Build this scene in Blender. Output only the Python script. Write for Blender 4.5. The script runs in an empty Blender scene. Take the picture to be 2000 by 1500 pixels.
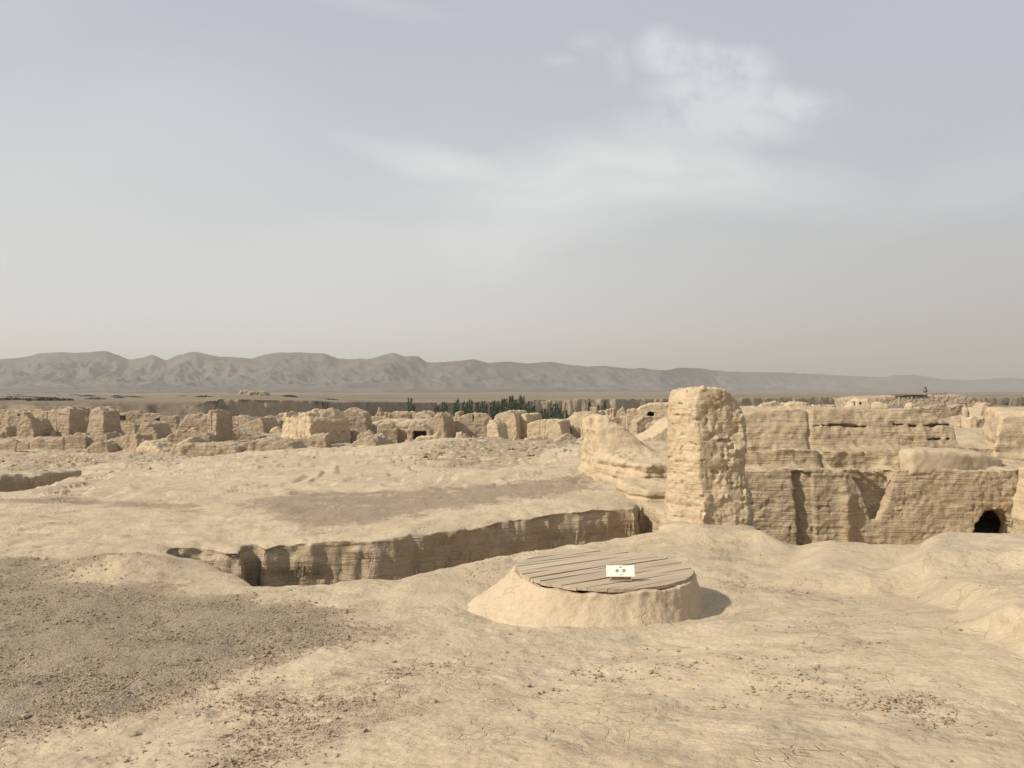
import bpy, math, random
import numpy as np

C = bpy.context.scene.collection
S = bpy.context.scene
F = 1570.0          # focal length in photo pixels (photo is 2000 x 1500)
VH = 768.0          # row of the eye level in the photo
CZ = 2.4            # eye height above the ground beside the well

# ------------------------------------------------------------------ camera, sky, sun, exposure
cam = bpy.data.cameras.new("camera")
cam.sensor_width = 36.0
cam.lens = F / 2000 * 36
cam.shift_y = (VH - 750) / 2000
cam.clip_start = 0.1
cam.clip_end = 30000
camo = bpy.data.objects.new("camera", cam)
camo.location = (0, 0, CZ)
camo.rotation_euler = (math.radians(90), 0, 0)
C.objects.link(camo)
S.camera = camo

EL, AZ = math.radians(37), math.radians(22)       # sun height; turn of its travel away from +x
sx, sy, sz = -math.cos(AZ) * math.cos(EL), -math.sin(AZ) * math.cos(EL), math.sin(EL)
sun = bpy.data.lights.new("sun", 'SUN')
sun.energy = 4.8
sun.angle = math.radians(2.5)
sun.color = (1.0, 0.92, 0.80)
suno = bpy.data.objects.new("sun", sun)
from mathutils import Vector
suno.rotation_euler = Vector((sx, sy, sz)).to_track_quat('Z', 'Y').to_euler()
suno.location = (0, 0, 60)
C.objects.link(suno)

S.view_settings.view_transform = 'Standard'
S.view_settings.look = 'None'
S.view_settings.exposure = 0.14
S.view_settings.gamma = 1.0
S.cycles.volume_bounces = 1
S.cycles.max_bounces = 6
S.cycles.diffuse_bounces = 3
S.cycles.use_denoising = True
S.cycles.use_adaptive_sampling = True


class NT:
    """tiny helper for node trees"""
    def __init__(s, tree):
        s.t = tree; s.n = tree.nodes; s.l = tree.links
        s.n.clear()

    def new(s, typ, ins=None, **kw):
        nd = s.n.new(typ)
        for k, v in kw.items():
            setattr(nd, k, v)
        for k, v in (ins or {}).items():
            sock = nd.inputs[k]
            if isinstance(v, bpy.types.NodeSocket):
                s.l.new(v, sock)
            else:
                sock.default_value = v
        return nd

    def m(s, op, a, b=0.0, c=0.0, clamp=False):
        nd = s.new('ShaderNodeMath', {0: a, 1: b, 2: c}, operation=op, use_clamp=clamp)
        return nd.outputs[0]

    def mapr(s, v, a, b, c=0.0, d=1.0, smooth=True):
        nd = s.new('ShaderNodeMapRange', {0: v, 1: a, 2: b, 3: c, 4: d})
        nd.interpolation_type = 'SMOOTHSTEP' if smooth else 'LINEAR'
        return nd.outputs[0]

    def mix(s, f, a, b, blend='MIX'):
        nd = s.new('ShaderNodeMix', data_type='RGBA', blend_type=blend)
        for i, v in ((0, f), (6, a), (7, b)):
            if isinstance(v, bpy.types.NodeSocket):
                s.l.new(v, nd.inputs[i])
            else:
                nd.inputs[i].default_value = v
        return nd.outputs[2]

    def noise(s, vec, scale, detail=4, rough=0.55, dist=0.0, out=0):
        nd = s.new('ShaderNodeTexNoise', {'Vector': vec, 'Scale': scale, 'Detail': detail, 'Roughness': rough, 'Distortion': dist})
        return nd.outputs[out]

    def scl(s, vec, sc):
        return s.new('ShaderNodeVectorMath', {0: vec, 1: sc}, operation='MULTIPLY').outputs[0]


def rgb(r, g, b): return (r, g, b, 1.0)


W = bpy.data.worlds.new("World")
S.world = W
W.use_nodes = True
w = NT(W.node_tree)
tc = w.new('ShaderNodeTexCoord').outputs['Generated']
sep = w.new('ShaderNodeSeparateXYZ', {0: tc})
X, Y, Z = sep.outputs
el = w.m('MAXIMUM', Z, 0.0)
skyt = w.new('ShaderNodeTexSky', sky_type='NISHITA', sun_disc=False, sun_elevation=EL,
             sun_rotation=math.atan2(sx, sy) % (2 * math.pi), altitude=0.0, air_density=1.0, dust_density=6.0, ozone_density=1.0)
sky10 = w.mix(1.0, skyt.outputs[0], (0.10, 0.10, 0.10, 1), 'MULTIPLY')
# a dusty sky: the clear air is veiled from the horizon up
ygu = w.m('MAXIMUM', w.m('ABSOLUTE', Y), 0.12)
A = w.m('DIVIDE', X, ygu)            # sideways slope of the view direction
B = w.m('DIVIDE', Z, ygu)            # upward slope
vec = w.new('ShaderNodeCombineXYZ', {0: A, 1: B, 2: 0.0}).outputs[0]
warp = w.noise(vec, 5.0, 6, 0.6, 0.0, 1)
warp2 = w.noise(vec, 1.6, 3, 0.5, 0.0, 1)
def wv(amount, src=warp, base=vec):
    off = w.new('ShaderNodeVectorMath', {0: src, 1: (0.5, 0.5, 0.5)}, operation='SUBTRACT').outputs[0]
    off = w.new('ShaderNodeVectorMath', {0: off, 'Scale': amount}, operation='SCALE').outputs[0]
    return w.new('ShaderNodeVectorMath', {0: base, 1: off}, operation='ADD').outputs[0]
def px(u, v): return ((u - 1000) / F, (VH - v) / F)
def blob(vc, u, v, ru, rv, rot=0.0, soft=1.0):
    a, b = px(u, v)
    mp = w.new('ShaderNodeMapping', {0: vc, 1: (a, b, 0), 2: (0, 0, math.radians(rot)), 3: (ru / F, rv / F, 1)}, vector_type='TEXTURE')
    L = w.new('ShaderNodeVectorMath', {0: mp.outputs[0]}, operation='LENGTH').outputs['Value']
    return w.mapr(L, 1.0 + 0.5 * soft, 1.0 - 0.9 * soft, 0.0, 1.0)
def mx(*a):
    r = a[0]
    for q in a[1:]:
        r = w.m('MAXIMUM', r, q)
    return r
v1 = wv(0.10); v2 = wv(0.35, warp2); v3 = wv(0.05, warp, v2)
puffs = mx(blob(v1, 1310, 100, 75, 48, 0, .6), blob(v1, 1420, 120, 110, 50, -8, .6), blob(v1, 1400, 180, 140, 60, 0, .6), blob(v1, 1530, 185, 120, 38, -4, .8),
           blob(v1, 1400, 235, 190, 50, 0, .8), w.m('MULTIPLY', mx(blob(v1, 1150, 70, 40, 22, 0, 1), blob(v1, 1205, 120, 24, 42, 0, 1), blob(v1, 1090, 118, 36, 16, 0, 1)), .45))
veil = mx(blob(v3, 1180, 335, 420, 95, 4, .75), w.m('MULTIPLY', blob(v3, 850, 295, 200, 42, -10, .9), .9),
          w.m('MULTIPLY', blob(v3, 1000, 420, 430, 70, 8, 1.0), .7))
soft = mx(blob(v2, 100, 380, 520, 260, 0, 1.0), w.m('MULTIPLY', blob(v2, 1890, 300, 330, 70, 14, 1.0), .6), w.m('MULTIPLY', blob(v2, 700, 5, 150, 26, 0, 1.0), .5),
          w.m('MULTIPLY', blob(v2, 60, 60, 240, 160, 0, 1.0), .35))
veil = w.m('MULTIPLY', veil, w.mapr(w.noise(w.scl(v3, (1, 1.8, 1)), 5.0, 9, .62, .6), .28, .62, .55, 1.0))
soft = w.m('MULTIPLY', soft, w.mapr(w.noise(w.scl(vec, (1, 2.2, 1)), 3.0, 8, .6, .5), .25, .65, .6, 1.0))
puffn = w.mapr(w.noise(vec, 16.0, 8, 0.66), 0.22, 0.58)
puffs = w.m('MULTIPLY', puffs, puffn)
high = rgb(.525, .546, .600)
mid = rgb(.640, .657, .662)
low_l = rgb(.825, .812, .760)
low_r = rgb(.575, .548, .498)
low = w.mix(w.mapr(A, -0.35, 0.62), low_l, low_r)
midc = w.mix(w.mapr(A, -0.1, 0.65), mid, rgb(.56, .565, .575))
veiled = w.mix(w.mapr(B, 0.02, 0.27), low, midc)
veiled = w.mix(w.mapr(B, 0.18, 0.50), veiled, high)
base = w.mix(0.82, sky10, veiled)
base = w.mix(w.m('MULTIPLY', soft, 0.60), base, rgb(.65, .662, .665))
base = w.mix(w.m('MULTIPLY', veil, 0.85), base, rgb(.715, .727, .727))
base = w.mix(w.m('MULTIPLY', puffs, 0.60), base, rgb(.73, .742, .75))
wn = w.noise(w.scl(vec, (1, 3, 1)), 2.2, 4, .5)
base = w.mix(w.mapr(wn, .35, .75, 0, .10), base, rgb(.60, .60, .61))
bg = w.new('ShaderNodeBackground', {0: base, 1: 1.0})
w.new('ShaderNodeOutputWorld', {0: bg.outputs[0]})

# ------------------------------------------------------------------ noise and mesh tools
RNG = np.random.RandomState(7)
TAB = RNG.rand(64 * 64 * 64).astype(np.float32) * 2 - 1
def vn(x, y, z, sc=1.0, seed=0):
    """value noise in -1..1, lattice spacing 1/sc"""
    x = np.asarray(x, np.float32) * np.float32(sc) + np.float32(seed * 7.31 + 300.5)
    y = np.asarray(y, np.float32) * np.float32(sc) + np.float32(seed * 3.17 + 311.2)
    z = np.asarray(z, np.float32) * np.float32(sc) + np.float32(seed * 5.77 + 305.8)
    x, y, z = np.broadcast_arrays(x, y, z)
    xi = np.floor(x).astype(np.int32); yi = np.floor(y).astype(np.int32); zi = np.floor(z).astype(np.int32)
    fx = x - xi; fy = y - yi; fz = z - zi
    fx = fx * fx * (3 - 2 * fx); fy = fy * fy * (3 - 2 * fy); fz = fz * fz * (3 - 2 * fz)
    x0 = (xi & 63) << 12; x1 = ((xi + 1) & 63) << 12
    y0 = (yi & 63) << 6; y1 = ((yi + 1) & 63) << 6
    z0 = zi & 63; z1 = (zi + 1) & 63
    a = TAB[x0 | y0 | z0]; b = TAB[x1 | y0 | z0]; a = a + (b - a) * fx
    c = TAB[x0 | y1 | z0]; d = TAB[x1 | y1 | z0]; c = c + (d - c) * fx
    a = a + (c - a) * fy
    e = TAB[x0 | y0 | z1]; f = TAB[x1 | y0 | z1]; e = e + (f - e) * fx
    g = TAB[x0 | y1 | z1]; h = TAB[x1 | y1 | z1]; g = g + (h - g) * fx
    e = e + (g - e) * fy
    return a + (e - a) * fz
def fbm(x, y, z, sc, octv, seed=0, gain=.5):
    r = 0; a = 1.0
    for k in range(octv):
        r = r + a * vn(x, y, z, sc * (2.03 ** k), seed + k * 11)
        a *= gain
    return r
def sstep(a, b, x):
    t = np.clip((x - a) / (b - a), 0, 1)
    return t * t * (3 - 2 * t)
def sdpoly(x, y, poly):
    """signed distance to a closed polygon, negative inside"""
    x = np.asarray(x, np.float32); y = np.asarray(y, np.float32)
    d = np.full(x.shape, 1e18, np.float32); inside = np.zeros(x.shape, bool)
    n = len(poly)
    for i in range(n):
        ax, ay = poly[i]; bx, by = poly[(i + 1) % n]
        ex, ey = bx - ax, by - ay
        wx, wy = x - ax, y - ay
        t = np.clip((wx * ex + wy * ey) / (ex * ex + ey * ey + 1e-12), 0, 1)
        d = np.minimum(d, (wx - ex * t) ** 2 + (wy - ey * t) ** 2)
        if ay != by:
            c = ((ay > y) != (by > y)) & (x < (bx - ax) * (y - ay) / (by - ay) + ax)
            inside ^= c
    d = np.sqrt(d)
    return np.where(inside, -d, d)
def smin(a, b, k):
    h = np.clip(.5 + .5 * (b - a) / k, 0, 1)
    return b + (a - b) * h - k * h * (1 - h)
def smax(a, b, k): return -smin(-a, -b, k)

def mesh_from(name, V, Q, mat, smooth=True):
    me = bpy.data.meshes.new(name)
    V = np.ascontiguousarray(V, np.float32); Q = np.ascontiguousarray(Q, np.int32)
    k = Q.shape[1]
    me.vertices.add(len(V)); me.vertices.foreach_set('co', V.ravel())
    me.loops.add(Q.size); me.loops.foreach_set('vertex_index', Q.ravel())
    me.polygons.add(len(Q)); me.polygons.foreach_set('loop_start', np.arange(0, Q.size, k, dtype=np.int32))
    me.polygons.foreach_set('loop_total', np.full(len(Q), k, np.int32))
    me.update(calc_edges=True)
    me.polygons.foreach_set('use_smooth', np.full(len(Q), smooth, bool))
    me.materials.append(mat)
    return me
def tag(o, label=None, cat=None, group=None, kind=None):
    if label: o['label'] = label
    if cat: o['category'] = cat
    if group: o['group'] = group
    if kind: o['kind'] = kind
    return o
def link(name, me, parent=None, loc=None):
    o = bpy.data.objects.new(name, me); C.objects.link(o)
    if parent: o.parent = parent
    if loc is not None: o.location = loc
    return o
def empty(name, loc):
    o = bpy.data.objects.new(name, None); C.objects.link(o); o.location = loc
    return o

def surface_nets(f, org, h):
    nx, ny, nz = f.shape
    ins = f < 0
    cx, cy, cz = nx - 1, ny - 1, nz - 1
    cnt = np.zeros((cx, cy, cz), np.uint8)
    for i in (0, 1):
        for j in (0, 1):
            for k in (0, 1):
                cnt += ins[i:i + cx, j:j + cy, k:k + cz]
    act = (cnt > 0) & (cnt < 8)
    I = np.argwhere(act)
    idx = np.full((cx, cy, cz), -1, np.int32)
    idx[act] = np.arange(len(I), dtype=np.int32)
    pos = np.zeros((len(I), 3), np.float32); num = np.zeros(len(I), np.float32)
    cor = [(i, j, k) for i in (0, 1) for j in (0, 1) for k in (0, 1)]
    val = {c: f[I[:, 0] + c[0], I[:, 1] + c[1], I[:, 2] + c[2]] for c in cor}
    for a in cor:
        for ax in range(3):
            if a[ax] == 0:
                b = list(a); b[ax] = 1; b = tuple(b)
                va, vb = val[a], val[b]
                m = (va < 0) != (vb < 0)
                t = np.where(m, va / np.where(m, va - vb, 1), 0)
                p = np.tile(np.array(a, np.float32), (len(I), 1)); p[:, ax] += t
                pos += p * m[:, None]; num += m
    pos = (pos / num[:, None] + I) * h + np.array(org, np.float32)
    quads = []
    for ax in range(3):
        o1, o2 = [(1, 2), (2, 0), (0, 1)][ax]
        sl0 = [slice(None)] * 3; sl1 = [slice(None)] * 3
        sl0[ax] = slice(0, -1); sl1[ax] = slice(1, None)
        for q in (o1, o2):
            sl0[q] = slice(1, -1); sl1[q] = slice(1, -1)
        a = ins[tuple(sl0)]; b = ins[tuple(sl1)]
        ch = a != b
        P = np.argwhere(ch)
        P[:, o1] += 1; P[:, o2] += 1
        if not len(P): continue
        def g(d1, d2):
            R = P.copy(); R[:, o1] -= d1; R[:, o2] -= d2
            return idx[R[:, 0], R[:, 1], R[:, 2]]
        q4 = np.stack([g(1, 1), g(0, 1), g(0, 0), g(1, 0)], 1)
        flip = ~a[ch]
        q4[flip] = q4[flip][:, ::-1]
        quads.append(q4)
    return pos, np.concatenate(quads)

def carve(name, sdf, lo, hi, h, mat, disp=None, band=.35, parent=None, loc=(0, 0, 0)):
    """grow a mesh from a signed-distance field; disp(x,y,z) is added near the surface; origin moved to loc"""
    n = [int(math.ceil((b - a) / h)) + 3 for a, b in zip(lo, hi)]
    ax = [np.float32(lo[i] - h) + np.arange(n[i], dtype=np.float32) * np.float32(h) for i in range(3)]
    x, y, z = np.meshgrid(*ax, indexing='ij')
    f = sdf(x, y, z).astype(np.float32)
    if disp is not None:
        m = np.abs(f) < band
        f[m] += disp(x[m], y[m], z[m])
    f[0] = f[-1] = 1; f[:, 0] = 1; f[:, -1] = 1; f[:, :, 0] = 1; f[:, :, -1] = 1
    f[np.abs(f) < 1e-6] = 1e-6
    V, Q = surface_nets(f, (ax[0][0], ax[1][0], ax[2][0]), h)
    V = V - np.array(loc, np.float32)
    return link(name, mesh_from(name, V, Q, mat), parent, loc)

# ------------------------------------------------------------------ materials
def mud(name, c1, c2, c3, strata=0.0, bump=1.0, brick=0.0, scale=1.0, gravel=False, wash=.0):
    m = bpy.data.materials.new(name); m.use_nodes = True
    t = NT(m.node_tree)
    pos = t.new('ShaderNodeNewGeometry').outputs['Position']
    big = t.noise(pos, 0.35 * scale, 4, .55)
    medn = t.noise(pos, 2.2 * scale, 5, .6, .4)
    fine = t.noise(pos, 30 * scale, 4, .65)
    gr = t.noise(pos, 120 * scale, 2, .6)
    col = t.mix(t.mapr(big, .38, .64), c1, c2)
    col = t.mix(t.mapr(medn, .42, .70, 0, .65), col, c3)
    col = t.mix(t.mapr(fine, .30, .72, 0, .30), col, t.mix(.5, c3, rgb(.12, .09, .06)))
    sx_ = t.noise(t.scl(pos, (1.1 * scale, 1.1 * scale, 16 * scale)), 1.0, 4, .6, .3)
    if strata:
        sf = t.mapr(sx_, .45, .75, 0, .35 * strata)
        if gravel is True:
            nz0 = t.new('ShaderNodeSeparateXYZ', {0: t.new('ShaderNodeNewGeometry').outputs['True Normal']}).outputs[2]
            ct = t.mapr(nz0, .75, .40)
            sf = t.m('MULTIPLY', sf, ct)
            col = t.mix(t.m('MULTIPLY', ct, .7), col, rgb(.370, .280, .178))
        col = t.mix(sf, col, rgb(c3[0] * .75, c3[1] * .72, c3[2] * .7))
    hgt = t.m('MULTIPLY', medn, .055)
    hgt = t.m('ADD', hgt, t.m('MULTIPLY', t.noise(pos, 9 * scale, 5, .62, .6), .030))
    hgt = t.m('ADD', hgt, t.m('MULTIPLY', fine, .010))
    hgt = t.m('ADD', hgt, t.m('MULTIPLY', gr, .0030))
    if strata:
        sa = t.m('MULTIPLY', t.mapr(sx_, .40, .60, .03, 0), strata)
        if gravel is True:
            nz = t.new('ShaderNodeSeparateXYZ', {0: t.new('ShaderNodeNewGeometry').outputs['True Normal']}).outputs[2]
            cut = t.mapr(nz, .75, .40)
            sa = t.m('MULTIPLY', sa, cut)
            fl = t.noise(pos, 1.5, 3.5, .55, .15)
            fl = t.m('MULTIPLY', t.m('SUBTRACT', t.m('SNAP', fl, .055), fl), .26)
            fl = t.m('MULTIPLY', fl, t.mapr(t.noise(pos, .8, 4, .6), .48, .58))
            hgt = t.m('ADD', hgt, t.m('MULTIPLY', fl, t.m('SUBTRACT', 1.0, cut)))
        hgt = t.m('ADD', hgt, sa)
    # shallow flakes and hairline cracks
    vor = t.new('ShaderNodeTexVoronoi', {'Vector': t.new('ShaderNodeVectorMath', {0: pos, 1: t.scl(t.noise(pos, 3.0 * scale, 3, .5, 0, 1), (.5, .5, .5))}, operation='ADD').outputs[0],
                                         'Scale': 3.2 * scale}, feature='DISTANCE_TO_EDGE')
    crm = t.mapr(t.noise(pos, 1.1 * scale, 3, .5), .50, .62)
    crack = t.m('MULTIPLY', t.mapr(vor.outputs[0], 0.0, .022, -.016, 0), crm)
    hgt = t.m('ADD', hgt, crack)
    rough = .95
    if gravel == 'far':
        at = t.new('ShaderNodeAttribute', attribute_name='gravel').outputs['Fac']
        dg = t.mix(t.mapr(t.noise(t.scl(pos, (.006, .02, 0)), 1.0, 5, .6), .42, .62), rgb(.175, .138, .098), rgb(.235, .187, .132))
        col = t.mix(at, col, dg)
    elif gravel:
        at = t.new('ShaderNodeAttribute', attribute_name='gravel').outputs['Fac']
        edge = t.noise(pos, 1.3, 6, .72, .5)
        edge2 = t.noise(pos, 14, 3, .6)
        g = t.m('ADD', at, t.m('MULTIPLY', t.m('SUBTRACT', edge, .5), 2.0))
        g = t.m('ADD', g, t.m('MULTIPLY', t.m('SUBTRACT', edge2, .5), .9))
        g = t.mapr(g, .38, .72)
        pv = t.new('ShaderNodeTexVoronoi', {'Vector': pos, 'Scale': 60.0})
        peb = pv.outputs['Distance']
        pcol = t.new('ShaderNodeSeparateColor', {0: pv.outputs['Color']}).outputs[0]
        gc = t.mix(pcol, rgb(.225, .180, .122), rgb(.360, .297, .208))
        gc = t.mix(t.mapr(t.noise(pos, 2.0, 4, .6), .4, .65, 0, .5), gc, rgb(.255, .208, .146))
        gc = t.mix(t.mapr(t.noise(pos, 70, 3, .6), .52, .72, 0, .45), gc, rgb(.14, .11, .08))
        gc = t.mix(t.mapr(at, .55, .95), t.mix(.6, gc, rgb(.330, .250, .168)), gc)
        col = t.mix(g, col, gc)
        # greyer trampled patches and small pits with their shade mixed into the colour
        col = t.mix(t.m('MULTIPLY', t.mapr(t.noise(pos, .75, 5, .6, .4), .47, .62, 0, .55), t.m('SUBTRACT', 1.0, g)), col, rgb(.395, .328, .232))
        pt = t.noise(t.scl(pos, (1, 1.5, 1)), 6.5, 4, .62, .3)
        pit = t.m('MULTIPLY', t.mapr(pt, .635, .68), t.mapr(t.noise(pos, 1.0, 4, .6), .47, .60))
        col = t.mix(t.m('MULTIPLY', pit, .38), col, rgb(.21, .16, .10))
        hgt = t.m('SUBTRACT', hgt, t.m('MULTIPLY', pit, .014))
        # dust and grit drifted over the bare mud
        sp = t.new('ShaderNodeTexVoronoi', {'Vector': pos, 'Scale': 26.0})
        spn = t.m('MULTIPLY', t.mapr(sp.outputs['Distance'], .20, .10), t.mapr(t.noise(pos, 1.9, 5, .7), .50, .66))
        col = t.mix(t.m('MULTIPLY', spn, .45), col, rgb(.17, .13, .09))
        hgt = t.m('ADD', hgt, t.m('MULTIPLY', t.m('MULTIPLY', t.mapr(peb, .0, .55, 1, 0), .016), g))
        hgt = t.m('ADD', hgt, t.m('MULTIPLY', spn, .008))
    if brick:
        bp = t.new('ShaderNodeVectorMath', {0: pos, 1: t.scl(t.noise(pos, 1.7, 3, .5, 0, 1), (.16, .16, .12))}, operation='ADD').outputs[0]
        bs = t.new('ShaderNodeSeparateXYZ', {0: bp})
        bv = t.new('ShaderNodeCombineXYZ', {0: bs.outputs[0], 1: bs.outputs[2], 2: 0.0}).outputs[0]
        bt = t.new('ShaderNodeTexBrick', {'Vector': bv, 'Scale': 1.0, 'Mortar Size': .012, 'Mortar Smooth': .6, 'Brick Width': .42, 'Row Height': .135})
        br = t.m('MULTIPLY', bt.outputs['Fac'], t.mapr(t.noise(pos, .9, 3, .6), .40, .60, .15, 1))
        hgt = t.m('SUBTRACT', hgt, t.m('MULTIPLY', br, .03 * brick))
    bmp = t.new('ShaderNodeBump', {'Height': hgt, 'Strength': min(1.0, .85 * bump), 'Distance': 1.0 * bump})
    b = t.new('ShaderNodeBsdfPrincipled', {'Base Color': col, 'Roughness': rough, 'Normal': bmp.outputs[0]})
    b.inputs['Specular IOR Level'].default_value = .12
    t.new('ShaderNodeOutputMaterial', {0: b.outputs[0]})
    return m

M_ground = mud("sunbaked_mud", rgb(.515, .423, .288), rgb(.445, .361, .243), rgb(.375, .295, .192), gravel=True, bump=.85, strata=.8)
M_far = mud("distant_earth", rgb(.400, .318, .220), rgb(.350, .275, .190), rgb(.300, .232, .160), scale=.12, bump=5.0, gravel="far")
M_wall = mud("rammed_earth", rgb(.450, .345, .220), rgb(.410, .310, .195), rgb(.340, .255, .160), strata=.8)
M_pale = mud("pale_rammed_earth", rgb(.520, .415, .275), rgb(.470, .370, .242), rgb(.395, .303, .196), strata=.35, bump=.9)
M_curb = mud("curb_mud", rgb(.510, .412, .278), rgb(.470, .376, .252), rgb(.405, .318, .210), bump=.8)
M_brick = mud("mud_brick", rgb(.460, .365, .242), rgb(.410, .322, .210), rgb(.335, .257, .165), strata=.45, brick=.45)
M_smooth = mud("mud_plaster", rgb(.490, .392, .265), rgb(.450, .358, .242), rgb(.400, .315, .210), bump=.7)
M_ruin = mud("weathered_earth", rgb(.440, .350, .238), rgb(.385, .302, .203), rgb(.315, .243, .162), strata=.45, scale=.5, bump=1.5)
M_stone = mud("mud_clod", rgb(.370, .300, .205), rgb(.300, .240, .165), rgb(.210, .165, .115), scale=3, bump=.4)

def simple(name, col, rough=.6, spec=.3, noise=None):
    m = bpy.data.materials.new(name); m.use_nodes = True
    t = NT(m.node_tree)
    c = col
    if noise:
        pos = t.new('ShaderNodeTexCoord').outputs['Object']
        c = t.mix(t.mapr(t.noise(pos, noise[0], 4, .6), .35, .7), col, noise[1])
    b = t.new('ShaderNodeBsdfPrincipled', {'Base Color': c, 'Roughness': rough})
    b.inputs['Specular IOR Level'].default_value = spec
    t.new('ShaderNodeOutputMaterial', {0: b.outputs[0]})
    return m

# ------------------------------------------------------------------ the lie of the land
def P(u, y): return ((u - 1000) / F * y, y)
def PV(u, v, h):
    y = F * h / (v - VH)
    return P(u, y)
TU = [-700, 0, 300, 550, 800, 1100, 1350, 1600, 1850, 2100, 2700]
TT = {
 -3: [1.6]*11, 1.5: [1.62]*11,
 3.5: [1.95,1.95,1.9,1.8,1.72,1.65,1.62,1.6,1.6,1.6,1.6],
 5: [2.12,2.12,2.1,2.05,2.0,1.92,1.85,1.8,1.72,1.7,1.7],
 7: [2.28,2.28,2.28,2.28,2.26,2.25,2.16,2.02,1.9,1.85,1.85],
 9: [2.33,2.33,2.37,2.38,2.40,2.40,2.35,2.33,2.24,2.20,2.15],
 11: [2.33,2.33,2.38,2.42,2.42,2.4,2.37,2.42,2.42,2.38,2.32],
 13: [2.35,2.35,2.38,2.42,2.38,2.4,2.37,2.46,2.44,2.40,2.32],
 15: [2.38,2.36,2.38,2.40,2.30,2.2,2.25,2.2,2.0,1.95,1.9],
 18: [2.5,2.45,2.42,2.38,2.30,2.15,2.1,1.8,1.6,1.6,1.6],
 20: [2.6,2.6,2.48,2.42,2.35,2.15,2.0,1.5,1.45,1.4,1.4],
 24: [2.8,2.75,2.6,2.5,2.42,2.2,2.0,1.4,1.35,1.35,1.35],
 30: [3.0,2.95,2.82,2.68,2.5,2.35,2.1,1.5,1.45,1.45,1.45],
 36: [3.1,3.1,3.05,2.9,2.65,2.5,2.3,1.7,1.6,1.6,1.6],
 44: [3.7,3.8,3.6,3.3,2.85,2.72,2.8,2.0,1.95,1.9,1.9],
 52: [4.35,4.3,4.05,3.7,3.4,3.3,3.2,2.2,2.1,2.1,2.1],
 60: [4.45,4.4,4.1,3.9,3.9,3.8,3.5,2.4,2.2,2.2,2.2],
 63: [4.45,4.40,4.08,3.95,4.0,4.0,3.6,2.4,2.2,2.2,2.2],
 70: [4.45,4.45,4.12,4.1,4.1,4.2,3.8,2.4,2.2,2.2,2.2],
 85: [4.65,4.65,4.38,4.3,4.6,4.7,4.2,2.5,2.3,2.3,2.3],
 110: [4.80,4.80,4.60,4.6,5.0,5.4,4.8,2.8,2.6,2.6,2.6],
 150: [4.80,4.80,4.75,5.1,6,6.2,5.5,3.3,3.0,3.0,3.0],
 200: [5,5,5.2,5.6,6.8,7,6,4,3.6,3.6,3.6],
 6000: [5,5,5.2,5.6,6.8,7,6,4,3.6,3.6,3.6]}
_ys = np.array(sorted(TT)); _tab = np.array([TT[k] for k in sorted(TT)], float)
_ly = np.linspace(math.log(1.0), math.log(6010), 700)          # log(y+4)
_lu = np.linspace(-700, 2700, 220)
_g = np.stack([np.interp(_lu, TU, r) for r in _tab])           # rows y
_G = np.stack([np.interp(np.exp(_ly) - 4, _ys, _g[:, j]) for j in range(len(_lu))], 1)
def _blur(a, axis, n):
    k = np.hanning(n + 2)[1:-1]; k /= k.sum()
    pad = [(0, 0), (0, 0)]; pad[axis] = (n // 2, n // 2)
    return np.apply_along_axis(lambda r: np.convolve(r, k, 'valid'), axis, np.pad(a, pad, 'edge'))
_G = _blur(_blur(_G, 0, 7), 1, 17)
def htab(x, y):
    yy = np.maximum(y, .8)
    u = np.clip(1000 + F * x / yy, -699, 2699)
    a = np.clip((np.log(np.maximum(y, -2.9) + 4) - _ly[0]) / (_ly[1] - _ly[0]), 0, 698.99)
    b = (u - _lu[0]) / (_lu[1] - _lu[0])
    i = a.astype(int); j = np.minimum(b.astype(int), 218); fa = a - i; fb = b - j
    return (_G[i, j] * (1 - fa) * (1 - fb) + _G[i + 1, j] * fa * (1 - fb) + _G[i, j + 1] * (1 - fa) * fb + _G[i + 1, j + 1] * fa * fb)

TRENCH = [P(330, 12.15), PV(400, 1078, 2.32), PV(440, 1102, 2.33), P(475, 10.55), P(492, 10.15), P(600, 10.2), P(700, 10.5), P(780, 10.6),
          P(860, 11.2), P(940, 11.7), P(1040, 12.3), P(1150, 13.1), P(1230, 13.45), P(1290, 13.85), P(1299, 14.5), P(1266, 16.0), P(1263, 16.15), P(1247, 16.15), P(1246, 15.5), P(1225, 15.5),
          P(1100, 15.0), P(1000, 14.6), P(890, 13.8), P(730, 13.2), P(650, 13.1), P(560, 12.98),
          P(509, 12.75), P(498, 13.0), P(485, 12.95), P(476, 12.45), P(440, 12.5), P(390, 12.7), P(340, 12.6)]
COURT = [P(1432, 16.4), P(1476, 14.3), P(1522, 12.9), P(1560, 12.75), P(1612, 12.7), P(1640, 12.2), P(1700, 11.8), P(1830, 11.75), P(2000, 11.65), P(2300, 11.5), P(2500, 11.5),
         (14.5, 14.0), (12.4, 14.0), (13.3, 18.4), (13.3, 21.4), (5.2, 21.4), (5.0, 18.6), (4.3, 17.6)]
GULLY = [P(-75, 21.8), P(0, 22.2), P(60, 23.6), P(110, 26.2), P(168, 32.2), P(150, 31.5), P(100, 30.2), P(60, 29.4), P(30, 29.0), P(0, 28.6), P(-60, 28.2)]
MOUND_R = [P(1610, 12.9), PV(1560, 1112, 2.2), PV(1700, 1128, 2.15), PV(1900, 1118, 2.1), P(2100, 9.2), P(2600, 8), P(2600, 13)]
SCARP = [P(1850, 12.2), PV(1745, 1104, 2.1), PV(1790, 1140, 2.05), PV(1850, 1175, 2.0), PV(1900, 1200, 1.95), PV(1940, 1260, 1.9), PV(2100, 1330, 1.8), P(2800, 5.0), P(2800, 13)]
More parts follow.
